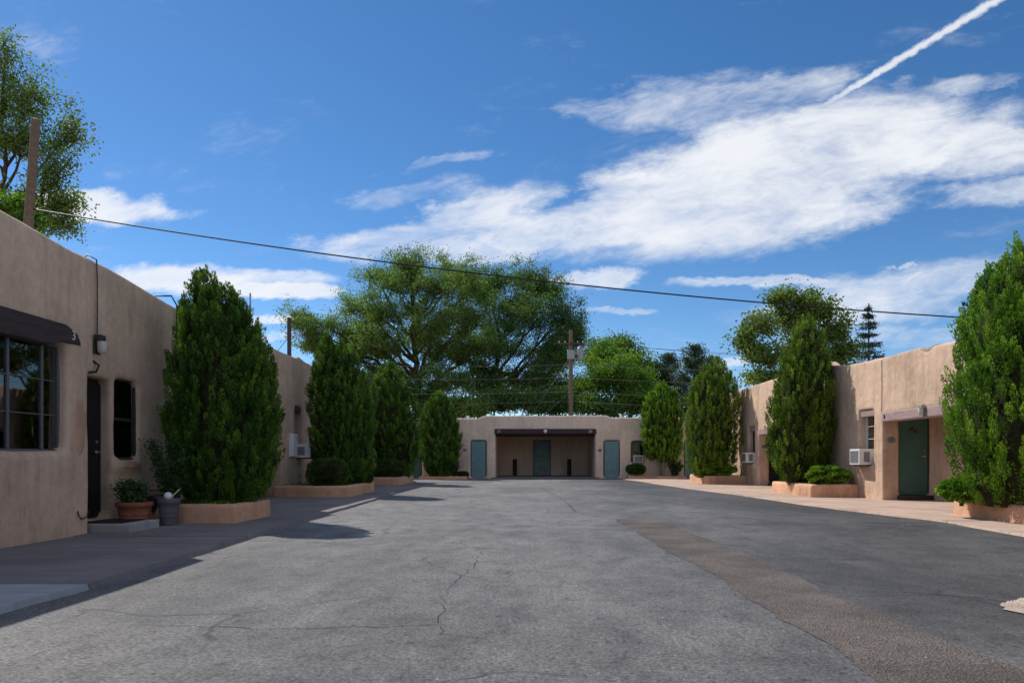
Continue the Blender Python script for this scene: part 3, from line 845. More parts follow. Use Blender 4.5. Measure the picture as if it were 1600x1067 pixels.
# ================================================================== adobe buildings
def wall_cells(ua, ub, za, zb, openings):
    us = sorted({ua, ub, *[o[0] for o in openings], *[o[1] for o in openings]})
    zs = sorted({za, zb, *[o[2] for o in openings], *[o[3] for o in openings]})
    us = [u for u in us if ua <= u <= ub]; zs = [z for z in zs if za <= z <= zb]
    cells = []
    for i in range(len(us) - 1):
        for j in range(len(zs) - 1):
            uc, zc = (us[i] + us[i + 1]) / 2, (zs[j] + zs[j + 1]) / 2
            if any(o[0] < uc < o[1] and o[2] < zc < o[3] for o in openings): continue
            cells.append((us[i] - 0.004, us[i + 1] + 0.004, zs[j] - 0.004, zs[j + 1] + 0.004))
    return cells

def adobe(name, boxes, mat, parent, voxel, iters, prof=None, H=3.6, axis=1, rough=0.012):
    bm = bmesh.new()
    for b in boxes: add_box(bm, *b)
    me = bpy.data.meshes.new('tmp'); bm.to_mesh(me); bm.free()
    tmp = bpy.data.objects.new('tmp', me); COL.objects.link(tmp)
    m = tmp.modifiers.new('r', 'REMESH'); m.mode = 'VOXEL'; m.voxel_size = voxel; m.adaptivity = 0
    s = tmp.modifiers.new('s', 'SMOOTH'); s.factor = 0.5; s.iterations = iters
    dg = bpy.context.evaluated_depsgraph_get()
    me2 = bpy.data.meshes.new_from_object(tmp.evaluated_get(dg))
    bpy.data.objects.remove(tmp)
    n = len(me2.vertices)
    co = np.zeros(n * 3, dtype=np.float32); me2.vertices.foreach_get('co', co); co = co.reshape(-1, 3)
    no = np.zeros(n * 3, dtype=np.float32); me2.vertices.foreach_get('normal', no); no = no.reshape(-1, 3)
    d = np.array([rough * mnoise.noise(Vector(c) * 1.1) + rough * 0.55 * mnoise.noise(Vector(c) * 3.7) for c in co])
    co = co + no * d[:, None]
    if prof:
        h = np.interp(co[:, axis], [p[0] for p in prof], [p[1] for p in prof])
        w = np.clip((co[:, 2] - 2.75) / (H - 2.75), 0, 1)
        co[:, 2] += w * (h - H)
    me2.vertices.foreach_set('co', co.astype(np.float32).ravel())
    for p in me2.polygons: p.use_smooth = True
    me2.update()
    me2.materials.clear(); me2.materials.append(mat)
    me2.name = name
    o = bpy.data.objects.new(name, me2)
    return link(o, parent, Matrix())

def window(parent, frame, w, h, rows, cols, fmat, t=0.04, depth=0.05, back='curtain', sash=False, slider=None, backs=None):
    """frame: lower left corner of the window, local x along the wall, -y outwards"""
    bm = bmesh.new()
    add_box(bm, 0, t, 0, depth, 0, h, 0.004); add_box(bm, w - t, w, 0, depth, 0, h, 0.004)
    add_box(bm, t, w - t, 0.001, depth - 0.001, 0, t, 0.004); add_box(bm, t, w - t, 0.001, depth - 0.001, h - t, h, 0.004)
    win = bmobj('window', bm, fmat, parent, frame)
    xs = slider if slider else [t + (w - 2 * t) * i / cols for i in range(cols + 1)]
    zs = [t + (h - 2 * t) * i / rows for i in range(rows + 1)]
    for x in xs[1:-1]:
        box('mullion', x - 0.018, x + 0.018, 0.008, depth - 0.008, t, h - t, fmat, win, frame, 0.003)
    for z in zs[1:-1]:
        th = 0.022 if sash else 0.006
        for i in range(len(xs) - 1):
            box('glazing_bar', xs[i] + 0.019, xs[i + 1] - 0.019, 0.012, depth - 0.012, z - th, z + th, fmat, win, frame)
    for i in range(len(xs) - 1):
        for j in range(rows):
            box('pane', xs[i] + 0.018, xs[i + 1] - 0.018, depth * 0.5, depth * 0.5 + 0.005, zs[j] + 0.01, zs[j + 1] - 0.01, MT['glass'], win, frame)
    for (a, b, mname) in (backs or [(0.0, 1.0, back)]):
        n = 24; V = []; F = []
        for i in range(n):
            x = w * (a + (b - a) * i / (n - 1)); yy = 0.095 + 0.022 * math.sin(i * 1.9)
            V += [(x, yy, 0.0), (x, yy, h)]
        for i in range(n - 1): F.append((2 * i, 2 * i + 2, 2 * i + 3, 2 * i + 1))
        npmesh('curtain', V, F, MT[mname], win, frame, True)
    return win

def door(parent, frame, w, h, mat, panels=False, diamond=False, handle_side=-1, bare=False, frame_mat='dark'):
    """frame: bottom left of the leaf; -y outwards"""
    d = box('door', 0, w, 0, 0.045, 0, h, mat, parent, frame, 0.004)
    bm = bmesh.new()
    add_box(bm, -0.045, -0.004, -0.02, 0.07, 0, h + 0.045, 0.004); add_box(bm, w + 0.004, w + 0.045, -0.02, 0.07, 0, h + 0.045, 0.004)
    add_box(bm, -0.004, w + 0.004, -0.018, 0.068, h + 0.004, h + 0.045)
    bmobj('door_frame', bm, MT[frame_mat], d, frame)
    if panels:
        m, g = 0.11 * w / 0.8, 0.10
        cw = (w - 2 * m - g * w / 0.8) / 2
        for cx in (m, m + cw + g * w / 0.8):
            for (za, zb) in ((0.22, 0.80), (0.95, 1.52), (1.63, h - 0.10)):
                bm = bmesh.new()
                # moulded rim around a raised field
                add_box(bm, cx, cx + cw, -0.018, 0.0, za, za + 0.022, 0.004); add_box(bm, cx, cx + cw, -0.018, 0.0, zb - 0.022, zb, 0.004)
                add_box(bm, cx, cx + 0.022, -0.0175, 0.0, za + 0.022, zb - 0.022, 0.004); add_box(bm, cx + cw - 0.022, cx + cw, -0.0175, 0.0, za + 0.022, zb - 0.022, 0.004)
                add_box(bm, cx + 0.05, cx + cw - 0.05, -0.014, 0.0, za + 0.05, zb - 0.05, 0.006)
                bmobj('panel', bm, mat, d, frame)
    if diamond:
        r = 0.115; cz = h - 0.37; cx = w * 0.47
        V = [(cx - r, -0.003, cz), (cx, -0.003, cz - r), (cx + r, -0.003, cz), (cx, -0.003, cz + r)]
        V += [(a, 0.01, c) for a, b, c in V]
        npmesh('diamond_pane', V, [(0, 1, 2, 3), (0, 4, 5, 1), (1, 5, 6, 2), (2, 6, 7, 3), (3, 7, 4, 0)], MT['inside'], d, frame)
    if not bare:
        hx = 0.075 if handle_side < 0 else w - 0.075
        bm = bmesh.new()
        bmesh.ops.create_cone(bm, cap_ends=True, segments=14, radius1=0.028, radius2=0.028, depth=0.012, matrix=Matrix.Translation((hx, -0.008, 0.95)) @ Matrix.Rotation(R(90), 4, 'X'))
        bmesh.ops.create_cone(bm, cap_ends=True, segments=10, radius1=0.011, radius2=0.011, depth=0.05, matrix=Matrix.Translation((hx, -0.035, 0.95)) @ Matrix.Rotation(R(90), 4, 'X'))
        s = 1 if handle_side < 0 else -1
        add_box(bm, min(hx - 0.01 * s, hx + 0.11 * s), max(hx - 0.01 * s, hx + 0.11 * s), -0.068, -0.052, 0.94, 0.962, 0.005)
        bmobj('handle', bm, MT['steel'], d, frame)
        bm = bmesh.new()
        bmesh.ops.create_cone(bm, cap_ends=True, segments=14, radius1=0.024, radius2=0.022, depth=0.018, matrix=Matrix.Translation((hx, -0.010, 1.10)) @ Matrix.Rotation(R(90), 4, 'X'))
        bmobj('deadbolt', bm, MT['steel'], d, frame)
    return d

def air_conditioner(frame, w, h, dep, label, group='window air conditioners'):
    """frame: lower left of the outer face's footprint on the wall, -y outwards"""
    root = empty('air_conditioner', frame, label, 'air conditioner', group)
    bm = bmesh.new(); add_box(bm, 0, w, -dep, 0.18, 0, h, 0.012, 2)
    bmobj('casing', bm, MT['white'], root, frame)
    bm = bmesh.new(); m = 0.045
    add_box(bm, m, w - m, -dep - 0.004, -dep + 0.01, m, h - m)
    bmobj('grille', bm, MT['grille'], root, frame)
    for i in range(9):
        z = m + 0.012 + (h - 2 * m - 0.024) * i / 8
        box('grille_slat', m, w - m, -dep - 0.012, -dep - 0.005, z - 0.006, z + 0.006, MT['zinc'], root, frame)
    for xx in (-0.004, w - 0.002):
        box('side_vent', xx, xx + 0.006, -dep * 0.62, -dep * 0.12, h * 0.18, h * 0.82, MT['grille'], root, frame)
    for k in (0.12, 0.84):
        box('bracket', w * k, w * (k + 0.04), -dep * 0.8, 0.0, -0.035, -0.002, MT['dark'], root, frame)
    return root

def wall_lamp(frame, label, big=1.0, cap='dark'):
    root = empty('wall_lamp', frame, label, 'lamp', 'outdoor wall lamps')
    bm = bmesh.new(); add_box(bm, -0.07 * big, 0.07 * big, -0.09 * big, 0.0, 0.0, 0.09 * big, 0.012, 2)
    bmobj('cap', bm, MT[cap], root, frame)
    box('back_plate', -0.075 * big, 0.075 * big, -0.012, 0.004, -0.17 * big, 0.0, MT[cap], root, frame, 0.003)
    lathe('lens', [(0.001, -0.165 * big), (0.035 * big, -0.16 * big), (0.056 * big, -0.13 * big), (0.062 * big, -0.06 * big), (0.062 * big, 0.001)], MT['lens'], root, frame @ Matrix.Translation((0, -0.072 * big, 0)), 18)
    return root

def plaque(frame, s, label, w=0.10, h=0.075):
    root = empty('number_plaque', frame, label, 'sign', 'oval room number plaques')
    for nm, k, y, m in (('rim', 1.0, -0.012, 'plaque'), ('face', 0.80, -0.018, 'teal_old')):
        V = [(0, y, 0)]; n = 28
        for i in range(n):
            a = 2 * math.pi * i / n; V.append((w * k * math.cos(a), y, h * k * math.sin(a)))
        for i in range(n):
            a = 2 * math.pi * i / n; V.append((w * k * math.cos(a), 0.004, h * k * math.sin(a)))
        F = [(0, 1 + (i + 1) % n, 1 + i) for i in range(n)]
        F2 = [(1 + i, 1 + (i + 1) % n, 1 + n + (i + 1) % n, 1 + n + i) for i in range(n)]
        me = bpy.data.meshes.new(nm); me.from_pydata(V, [], F + F2); me.update(); me.materials.append(MT[m])
        link(bpy.data.objects.new(nm, me), root, frame)
    text_mesh('number', s, 0.115, MT['number_dark'], root, frame @ Matrix.Translation((0, -0.021, 0)))
    return root

def beam(parent, x0, x1, y0, y1, z0, z1, mat, bev=0.03, name='lintel'):
    return box(name, x0, x1, y0, y1, z0, z1, mat, parent, None, bev, 3)

FL = R(90)      # local -y -> +x  (left wing faces the drive)
FR = R(-90)     # local -y -> -x  (right wing)

# ------------------------------------------------------------------ left wing
LW = empty('adobe_building', T(-8, 9, 0), 'long tan adobe wing in shade with a wide window under beam numbered 3', 'building')
X1, X2, X3 = -5.86, -6.2, -6.7
H = 3.7
bx = []
for (a, b, c, d) in wall_cells(-9.0, 9.45, -0.3, H, [(5.5, 9.0, 1.12, 2.48)]): bx.append((X1 - 0.36, X1, a, b, c, d))
bx.append((X2 - 0.36, X1 - 0.01, 9.09, 9.45, -0.3, H))
for (a, b, c, d) in wall_cells(9.2, 15.4, -0.3, H, [(9.62, 10.5, 0.17, 2.2), (10.61, 11.23, 1.02, 2.24)]): bx.append((X2 - 0.36, X2, a, b, c, d))
bx.append((X2 - 0.16, X2 + 0.05, 10.58, 11.26, 0.86, 1.02))                      # plastered sill
bx.append((X3 - 1.6, X2 - 0.005, 15.1, 15.4, -0.3, H))                           # porch near side
for (a, b, c, d) in wall_cells(15.35, 33.0, -0.3, H, [(15.4, 19.1, -0.3, 2.42), (20.15, 20.75, 1.05, 2.55), (24.4, 28.1, -0.3, 2.42), (29.2, 29.8, 1.05, 2.5)]):
    bx.append((X3 - 0.36, X3, a, b, c, d))
for (ya, yb) in ((15.4, 19.1), (24.4, 28.1)):
    bx.append((X3 - 1.7, X3 - 1.4, ya - 0.3, yb + 0.3, -0.3, 3.0))
    bx.append((X3 - 1.5, X3 - 0.02, yb, yb + 0.32, -0.3, 3.0))
    bx.append((X3 - 1.5, X3 - 0.02, ya - 0.32, ya, -0.3, 3.0))
bx.append((X3 - 0.3, X3 + 0.03, 20.15, 20.75, 0.93, 1.05))
bx.append((-12.5, X3 - 0.02, 32.7, 33.0, -0.3, H))
adobe('wall', bx, MT['adobe'], LW, 0.05, 5,
      [(-9, 3.95), (7.84, 3.80), (9.2, 3.70), (9.5, 3.70), (9.7, 3.86), (10.5, 3.84), (12.4, 3.68), (15.2, 3.66), (15.5, 3.92), (20.3, 3.90), (20.5, 3.97), (21.2, 3.90), (33, 3.86)], H)
box('roof', -12.6, -6.4, -9, 15.2, 3.0, 3.15, MT['roof'], LW); box('roof', -12.6, -6.9, 15.21, 32.8, 3.0, 3.15, MT['roof'], LW)
bm = bmesh.new(); add_box(bm, -12.8, -12.5, -9, 32.8, -0.3, 3.7); add_box(bm, -12.5, -6.3, -9.3, -9.0, -0.3, 3.7); bmobj('rear_wall', bm, MT['adobe'], LW)
# wide window under the beam
window(LW, T(X1 - 0.11, 5.50, 1.10, FL), 3.52, 1.38, 3, 4, MT['alu'], 0.05, 0.06, slider=[0.05, 0.95, 1.8, 2.63, 3.20, 3.47],
       backs=[(0.0, 0.12, 'curtain'), (0.78, 1.0, 'curtain')])
bm = bmesh.new()
V = [(X1 - 0.10, 5.0, 2.42), (X1 + 0.05, 5.0, 2.42), (X1 + 0.05, 8.72, 2.42), (X1 + 0.05, 9.0, 2.54), (X1 + 0.05, 9.20, 2.54), (X1 + 0.05, 9.14, 2.66), (X1 + 0.05, 8.95, 2.72), (X1 + 0.05, 5.0, 2.72)]
pr = [(5.0, 2.42), (8.70, 2.42), (8.86, 2.50), (9.24, 2.50), (9.16, 2.64), (8.95, 2.72), (5.0, 2.72)]
f1 = [bm.verts.new((X1 + 0.025, y, z)) for y, z in pr]; f0 = [bm.verts.new((X1 - 0.2, y, z)) for y, z in pr]
bm.faces.new(f1); bm.faces.new(list(reversed(f0)))
for i in range(len(pr)): bm.faces.new((f0[i], f0[(i + 1) % len(pr)], f1[(i + 1) % len(pr)], f1[i]))
bmesh.ops.bevel(bm, geom=[e for e in bm.edges], offset=0.014, segments=2, affect='EDGES')
lin = bmobj('lintel', bm, MT['lintel'], LW)
text_mesh('number', '3', 0.17, MT['bone'], lin, T(X1 + 0.031, 9.06, 2.595, FL))
# entrance door, window, sill
door(LW, T(X2 - 0.17, 9.66, 0.18, FL), 0.82, 1.99, MT['black'], handle_side=1)
window(LW, T(X2 - 0.05, 10.57, 0.99, FL), 0.70, 1.29, 2, 1, MT['dark'], 0.055, 0.05, sash=True, backs=[(0.45, 1.0, 'blind')])
def blob_patch(parent, frame, rw, rh, seed):
    V = [(0, -0.016, 0)]; n = 40
    for ring, y in ((0.75, -0.015), (0.95, -0.010), (1.06, 0.012)):
        for i in range(n):
            a = 2 * math.pi * i / n
            k = ring * (1 + 0.30 * mnoise.noise(Vector((math.cos(a) * 1.3, math.sin(a) * 1.3, seed))) + 0.10 * mnoise.noise(Vector((math.cos(a) * 5, math.sin(a) * 5, seed))))
            V.append((rw * k * math.cos(a), y, rh * k * math.sin(a)))
    F = [(0, 1 + i, 1 + (i + 1) % n) for i in range(n)]
    for r in range(2):
        F += [(1 + r * n + i, 1 + (r + 1) * n + i, 1 + (r + 1) * n + (i + 1) % n, 1 + r * n + (i + 1) % n) for i in range(n)]
    me = bpy.data.meshes.new('plaster_patch'); me.from_pydata(V, [], F); me.update(); me.materials.append(MT['patch'])
    for p in me.polygons: p.use_smooth = True
    o = bpy.data.objects.new('plaster_patch', me); link(o, parent, frame)
blob_patch(LW, T(X1, 9.24, 1.42, FL), 0.10, 0.36, 2.0)
blob_patch(LW, T(X2 + 0.05, 10.92, 0.94, FL), 0.24, 0.055, 5.0)
tube('conduit', [(X2 - 0.30, 10.10, 3.80), (X2 - 0.10, 10.10, 3.93), (X2 + 0.02, 10.11, 3.86), (X2 + 0.03, 10.11, 3.6), (X2 + 0.025, 10.12, 2.75)], 0.010, MT['dark'], LW)
tube('conduit', [(X2 - 0.5, 12.2, 3.6), (X2 - 0.3, 12.3, 3.85), (X2 - 0.05, 12.35, 3.86), (X2 + 0.03, 12.38, 3.70), (X2 + 0.03, 12.38, 3.0)], 0.014, MT['cable'], LW)
tube('door_bracket', [(X2 + 0.01, 9.95, 2.24), (X2 + 0.07, 10.02, 2.26), (X2 + 0.05, 10.12, 2.36), (X2 + 0.0, 10.06, 2.42)], 0.016, MT['black'], LW)
tube('loose_cable', [(X1 + 0.02, 9.40, 0.36), (X1 + 0.03, 9.33, 0.27), (X1 + 0.03, 9.22, 0.25), (X1 + 0.025, 9.17, 0.30), (X1 + 0.02, 9.16, 0.36)], 0.008, MT['cable'], LW)
tube('wall_pipe', [(X2 + 0.06, 10.72, 0.545), (X2 + 0.07, 10.8, 0.575), (X2 + 0.07, 11.3, 0.56), (X2 + 0.06, 12.7, 0.47)], 0.020, MT['pipe'], LW, sides=8)
wall_lamp(T(X2 + 0.01, 10.13, 2.70, FL), 'dark capped wall lamp on thin conduit above the black door', 1.05)
# porches
for (ya, yb) in ((15.4, 19.1), (24.4, 28.1)):
    beam(LW, X3 - 0.26, X3 + 0.03, ya - 0.05, yb + 0.10, 2.18, 2.46, MT['lintel_weathered'], 0.03)
    door(LW, T(X3 - 1.25, yb - 0.06, 0.13), 0.78, 1.96, MT['teal'], handle_side=1)
window(LW, T(X3 - 0.20, 20.16, 1.06, FL), 0.58, 1.42, 3, 1, MT['dark'], 0.04, 0.05, back='blind')
window(LW, T(X3 - 0.20, 29.21, 1.06, FL), 0.58, 1.42, 3, 1, MT['dark'], 0.04, 0.05, back='blind')
beam(LW, X3 - 0.13, X3 - 0.02, 20.12, 20.78, 2.38, 2.56, MT['lintel'], 0.02)
air_conditioner(T(X3, 20.22, 1.07, FL), 0.52, 0.38, 0.42, 'white air conditioner jutting from narrow window of the shaded wing beside flat white box')
ub = empty('utility_box', T(X3, 19.68, 1.10, FL), 'flat white metal box on the shaded wall beside an air conditioner', 'box')
box('case', 0, 0.40, -0.10, 0.02, 0, 0.64, MT['white'], ub, T(X3, 19.68, 1.10, FL), 0.008)
box('cover', 0.012, 0.388, -0.112, -0.101, 0.012, 0.628, MT['white'], ub, T(X3, 19.68, 1.10, FL), 0.004)
tube('gas_pipe', [(X3 + 0.04, 20.55, 0.02), (X3 + 0.04, 20.55, 0.62), (X3 + 0.04, 20.3, 0.64)], 0.016, MT['zinc'], LW)

st = empty('door_step', T(-5.8, 9.95, 0), 'low grey concrete step with black mat before the black door', 'step')
box('slab', X2 + 0.02, -5.36, 9.50, 10.25, 0.04, 0.165, MT['step'], st, None, 0.012, 2)
box('mat', -6.05, -5.50, 9.56, 10.16, 0.166, 0.178, MT['black'], st, None, 0.003)

# ------------------------------------------------------------------ right wing
RW = empty('adobe_building', T(11, 15, 0), 'long sunlit tan adobe wing with porches under weathered plank lintels', 'building')
XR = 8.6
bx = []
por = [(13.7, 17.4), (23.2, 26.9)]
ops = [(4.2, 7.9, -0.3, 2.12)] + [(a, b, -0.3, 2.12) for a, b in por]
ops += [(17.88, 18.66, 0.86, 2.30), (27.38, 28.16, 0.86, 2.30), (8.38, 9.16, 0.86, 2.30)]
for (a, b, c, d) in wall_cells(-9.0, 33.0, -0.3, H, ops): bx.append((XR, XR + 0.36, a, b, c, d))
for (ya, yb) in por + [(4.2, 7.9)]:
    bx.append((XR + 1.22, XR + 1.52, ya - 0.3, yb + 0.3, -0.3, 3.0))
    for (a, b, c, d) in wall_cells(XR + 0.02, XR + 1.3, -0.3, 3.0, [(XR + 0.40, XR + 1.16, 0.14, 2.10)]): bx.append((a, b, yb, yb + 0.32, c, d))
    bx.append((XR + 0.02, XR + 1.3, ya - 0.32, ya, -0.3, 3.0))
for (a, b) in ((17.84, 18.70), (27.34, 28.2)): bx.append((XR - 0.05, XR + 0.3, a, b, 0.70, 0.86))
bx.append((XR + 0.02, 14.5, 32.7, 33.0, -0.3, H))
adobe('wall', bx, MT['adobe'], RW, 0.05, 9,
      [(-9, 3.35), (14.4, 3.42), (15.2, 3.44), (15.4, 3.36), (15.65, 3.36), (15.8, 3.50), (17, 3.50), (19.4, 3.58), (20.0, 3.66), (20.5, 3.72), (20.8, 3.87), (33, 3.87)], H)
bm = bmesh.new(); add_box(bm, XR + 0.1, 14.6, -9, 32.8, 2.95, 3.10); bmobj('roof', bm, MT['roof'], RW)
bm = bmesh.new(); add_box(bm, 14.5, 14.8, -9, 32.8, -0.3, 3.6); add_box(bm, XR + 0.1, 14.5, -9.3, -9, -0.3, 3.6); bmobj('rear_wall', bm, MT['adobe'], RW)
for i, (ya, yb) in enumerate(por):
    lin = beam(RW, XR - 0.035, XR + 0.22, ya - 0.1, yb - 0.02, 1.93, 2.17, MT['lintel_weathered'], 0.035)
    if i == 0: text_mesh('number', '8', 0.13, MT['number_dark'], lin, T(XR - 0.042, yb - 0.16, 2.05, FR))
    tube('seam', [(XR - 0.003, yb + 0.05, 2.2), (XR - 0.004, yb + 0.03, 2.8), (XR - 0.002, yb + 0.05, 3.45 + 0.3 * i)], 0.006, MT['dark'], RW, sides=5)
    door(RW, T(XR + 0.42, yb + 0.07, 0.15), 0.72, 1.93, MT['green'] if i == 0 else MT['black'], diamond=(i == 0), handle_side=1)
    box('threshold', XR + 0.36, XR + 1.2, yb - 0.10, yb + 0.1, 0.0, 0.145, MT['dark'], RW)
    plaque(T(XR + 0.21, yb + 0.0, 1.50), '8' if i == 0 else '10', 'oval green plaque beside the green door with a diamond pane' if i == 0 else 'oval plaque beside the dark porch door of the sunlit wing')
    wy = yb + 0.48
    window(RW, T(XR + 0.18, wy + 0.77, 0.87, FR), 0.76, 1.36, 4, 1, MT['white'] if i == 0 else MT['dark'], 0.035, 0.05, back='inside', sash=False)
    box('window_lintel', XR + 0.04, XR + 0.22, wy + 0.01, wy + 0.77, 2.12, 2.29, MT['lintel_weathered'], RW, None, 0.02, 2)
    air_conditioner(T(XR, wy + 0.66, 0.885, FR), 0.55, 0.40, 0.30, ['white air conditioner in the sunlit wall by the green diamond pane door', 'white air conditioner in the sunlit wall by the dark porch door'][i])
wall_lamp(T(XR - 0.036, 15.5, 2.13, FR), 'pale glass wall lamp fixed to the weathered plank over the green door', 0.95, 'zinc')
cn = lathe('drain_spout', [(0.001, -0.30), (0.10, -0.28), (0.13, 0.0), (0.10, 0.22), (0.001, 0.26)], MT['bark_pale'], RW, T(XR + 0.25, 15.5, 3.40) @ Matrix.Rotation(R(90), 4, 'X'), 12)

# ------------------------------------------------------------------ back building
BY = 37.5; S = BY / FPX
XB = lambda x: (x - 830) * S
ZB = lambda y: EYE + (717 - y) * S
BW = empty('adobe_building', T(1, BY, 0), 'low tan adobe block with a wide two car carport across the drive end', 'building')
HB = 3.3
cx0, cx1 = XB(774), XB(930)
ops = [(cx0, cx1, -0.3, 2.58), (XB(735), XB(760), 0.03, 2.03), (XB(943.5), XB(968.5), 0.03, 2.03), (XB(986), XB(1007), 0.80, 1.98),
       (XB(639), XB(659), 0.03, 2.03), (XB(1069), XB(1088), 0.03, 2.03), (XB(690), XB(712), 0.80, 1.98)]
bx = []
for (a, b, c, d) in wall_cells(-13.0, 15.0, -0.3, HB, ops): bx.append((a, b, BY, BY + 0.36, c, d))
CD = 4.6
bx.append((cx0 - 0.3, cx0, BY + 0.1, BY + CD + 0.2, -0.3, 3.0)); bx.append((cx1, cx1 + 0.3, BY + 0.1, BY + CD + 0.2, -0.3, 3.0))
bx.append((cx0 - 0.3, cx1 + 0.3, BY + CD, BY + CD + 0.3, -0.3, 3.0))
adobe('wall', bx, MT['adobe_back'], BW, 0.07, 6, [(-13, 3.17), (XB(746), 3.17), (XB(757), 3.31), (XB(948), 3.33), (XB(955), 3.21), (15, 3.20)], HB, 0)
bm = bmesh.new(); add_box(bm, -13, 15, BY + 0.2, BY + 9, 2.80, 2.92); bmobj('roof', bm, MT['roof'], BW)
bm = bmesh.new(); add_box(bm, -13, 15, BY + 9, BY + 9.3, -0.3, 3.1); add_box(bm, -13.3, -13, BY, BY + 9, -0.3, 3.1); add_box(bm, 15, 15.3, BY, BY + 9, -0.3, 3.1); bmobj('rear_wall', bm, MT['adobe_back'], BW)
box('carport_floor', cx0 - 0.2, cx1 + 0.2, BY - 0.25, BY + CD + 0.1, -0.02, 0.07, MT['walk_left'], BW)
lin = beam(BW, cx0 - 0.04, cx1 + 0.06, BY - 0.06, BY + 0.30, 2.34, 2.62, MT['lintel'], 0.05)
beam(BW, cx0 + 0.01, cx1 - 0.01, BY + 0.31, BY + 0.55, 2.22, 2.60, MT['lintel_red'], 0.02, 'soffit_beam')
text_mesh('number', '21', 0.20, MT['bone'], lin, T(XB(780), BY - 0.068, 2.48))
text_mesh('number', '20', 0.20, MT['bone'], lin, T(XB(922), BY - 0.068, 2.48))
door(BW, T(XB(735) + 0.05, BY + 0.09, 0.06), XB(760) - XB(735) - 0.10, 1.92, MT['teal'], panels=True, handle_side=-1)
door(BW, T(XB(943.5) + 0.05, BY + 0.09, 0.06), XB(968.5) - XB(943.5) - 0.10, 1.92, MT['teal'], panels=True, handle_side=-1)
door(BW, T(XB(639) + 0.05, BY + 0.09, 0.06), XB(659) - XB(639) - 0.10, 1.92, MT['green'], handle_side=-1)  # teal door behind trees, given darker green so its shade is in the colour
door(BW, T(XB(1069) + 0.05, BY + 0.09, 0.06), XB(1088) - XB(1069) - 0.10, 1.92, MT['teal'], handle_side=-1)
door(BW, T(0.17, BY + CD - 0.06, 0.075), 0.93, 2.02, MT['teal_old'], bare=True)
for (xa, xb) in ((735, 760), (943.5, 968.5)):
    box('door_step', XB(xa) - 0.02, XB(xb) + 0.10, BY - 0.42, BY + 0.12, 0.0, 0.045, MT['step'], BW, None, 0.006)
window(BW, T(XB(986) + 0.01, BY + 0.10, 0.81), XB(1007) - XB(986) - 0.02, 1.16, 2, 1, MT['dark'], 0.05, 0.05, sash=True, backs=[(0.0, 0.75, 'blind')])
window(BW, T(XB(690) + 0.01, BY + 0.10, 0.81), XB(712) - XB(690) - 0.02, 1.16, 2, 1, MT['dark'], 0.05, 0.05, sash=True, back='blind')
air_conditioner(T(XB(989.5), BY + 0.0, 0.83), 0.52, 0.40, 0.12, 'white air conditioner in the small window of the back block', )
plaque(T(XB(726), BY, 1.50), '21', 'oval plaque by the panelled teal door near a rounded shrub', 0.10, 0.08)
plaque(T(XB(937), BY, 1.49), '20', 'oval plaque by the panelled teal door near a clipped bush on a stem', 0.10, 0.08)
gl = empty('globe_lamp', T(XB(852), BY - 0.06, 2.48), 'small white globe lamp on the dark carport beam', 'lamp')
bm = bmesh.new(); bmesh.ops.create_uvsphere(bm, u_segments=16, v_segments=10, radius=0.10, matrix=Matrix.Translation((0, -0.13, 0)))
bmobj('globe', bm, MT['white'], gl, T(XB(852), BY - 0.06, 2.48), True)
bm = bmesh.new(); bmesh.ops.create_cone(bm, cap_ends=True, segments=14, radius1=0.07, radius2=0.05, depth=0.06, matrix=Matrix.Translation((0, -0.03, 0)) @ Matrix.Rotation(R(90), 4, 'X'))
bmobj('base', bm, MT['zinc'], gl, T(XB(852), BY - 0.06, 2.48))
for x in (804.5, 889.5):
    b = empty('bollard', T((x - 830) / FPX * 41, 41, 0.07), 'black round steel post against the carport rear wall', 'bollard', 'carport bollards')
    lathe('post', [(0.12, 0), (0.12, 0.93), (0.108, 0.955), (0.001, 0.965)], MT['black'], b, WM[b], 18)
    lathe('collar', [(0.15, 0), (0.15, 0.018), (0.121, 0.022)], MT['dark'], b, WM[b], 18)
# low kerb beds along the back block
def kerb(frame_pts, label):
    (x0, x1, y0, y1) = frame_pts
    k = empty('kerb_bed', T((x0 + x1) / 2, (y0 + y1) / 2, 0), label, 'planter')
    adobe('kerb', [(x0, x1, y0, y0 + 0.16, -0.1, 0.15), (x0, x0 + 0.16, y0, y1, -0.1, 0.15), (x1 - 0.16, x1, y0, y1, -0.1, 0.15)], MT['planter'], k, 0.035, 3, rough=0.006)
    box('soil', x0 + 0.1, x1 - 0.1, y0 + 0.1, y1, -0.05, 0.11, MT['soil'], k)
kerb((XB(978) + 0.0, XB(1066), BY - 1.0, BY - 0.005), 'low kerbed bed below the back window with air conditioner')
kerb((XB(662), XB(733), BY - 1.6, BY - 0.005), 'low kerbed bed holding the rounded tree by teal door')

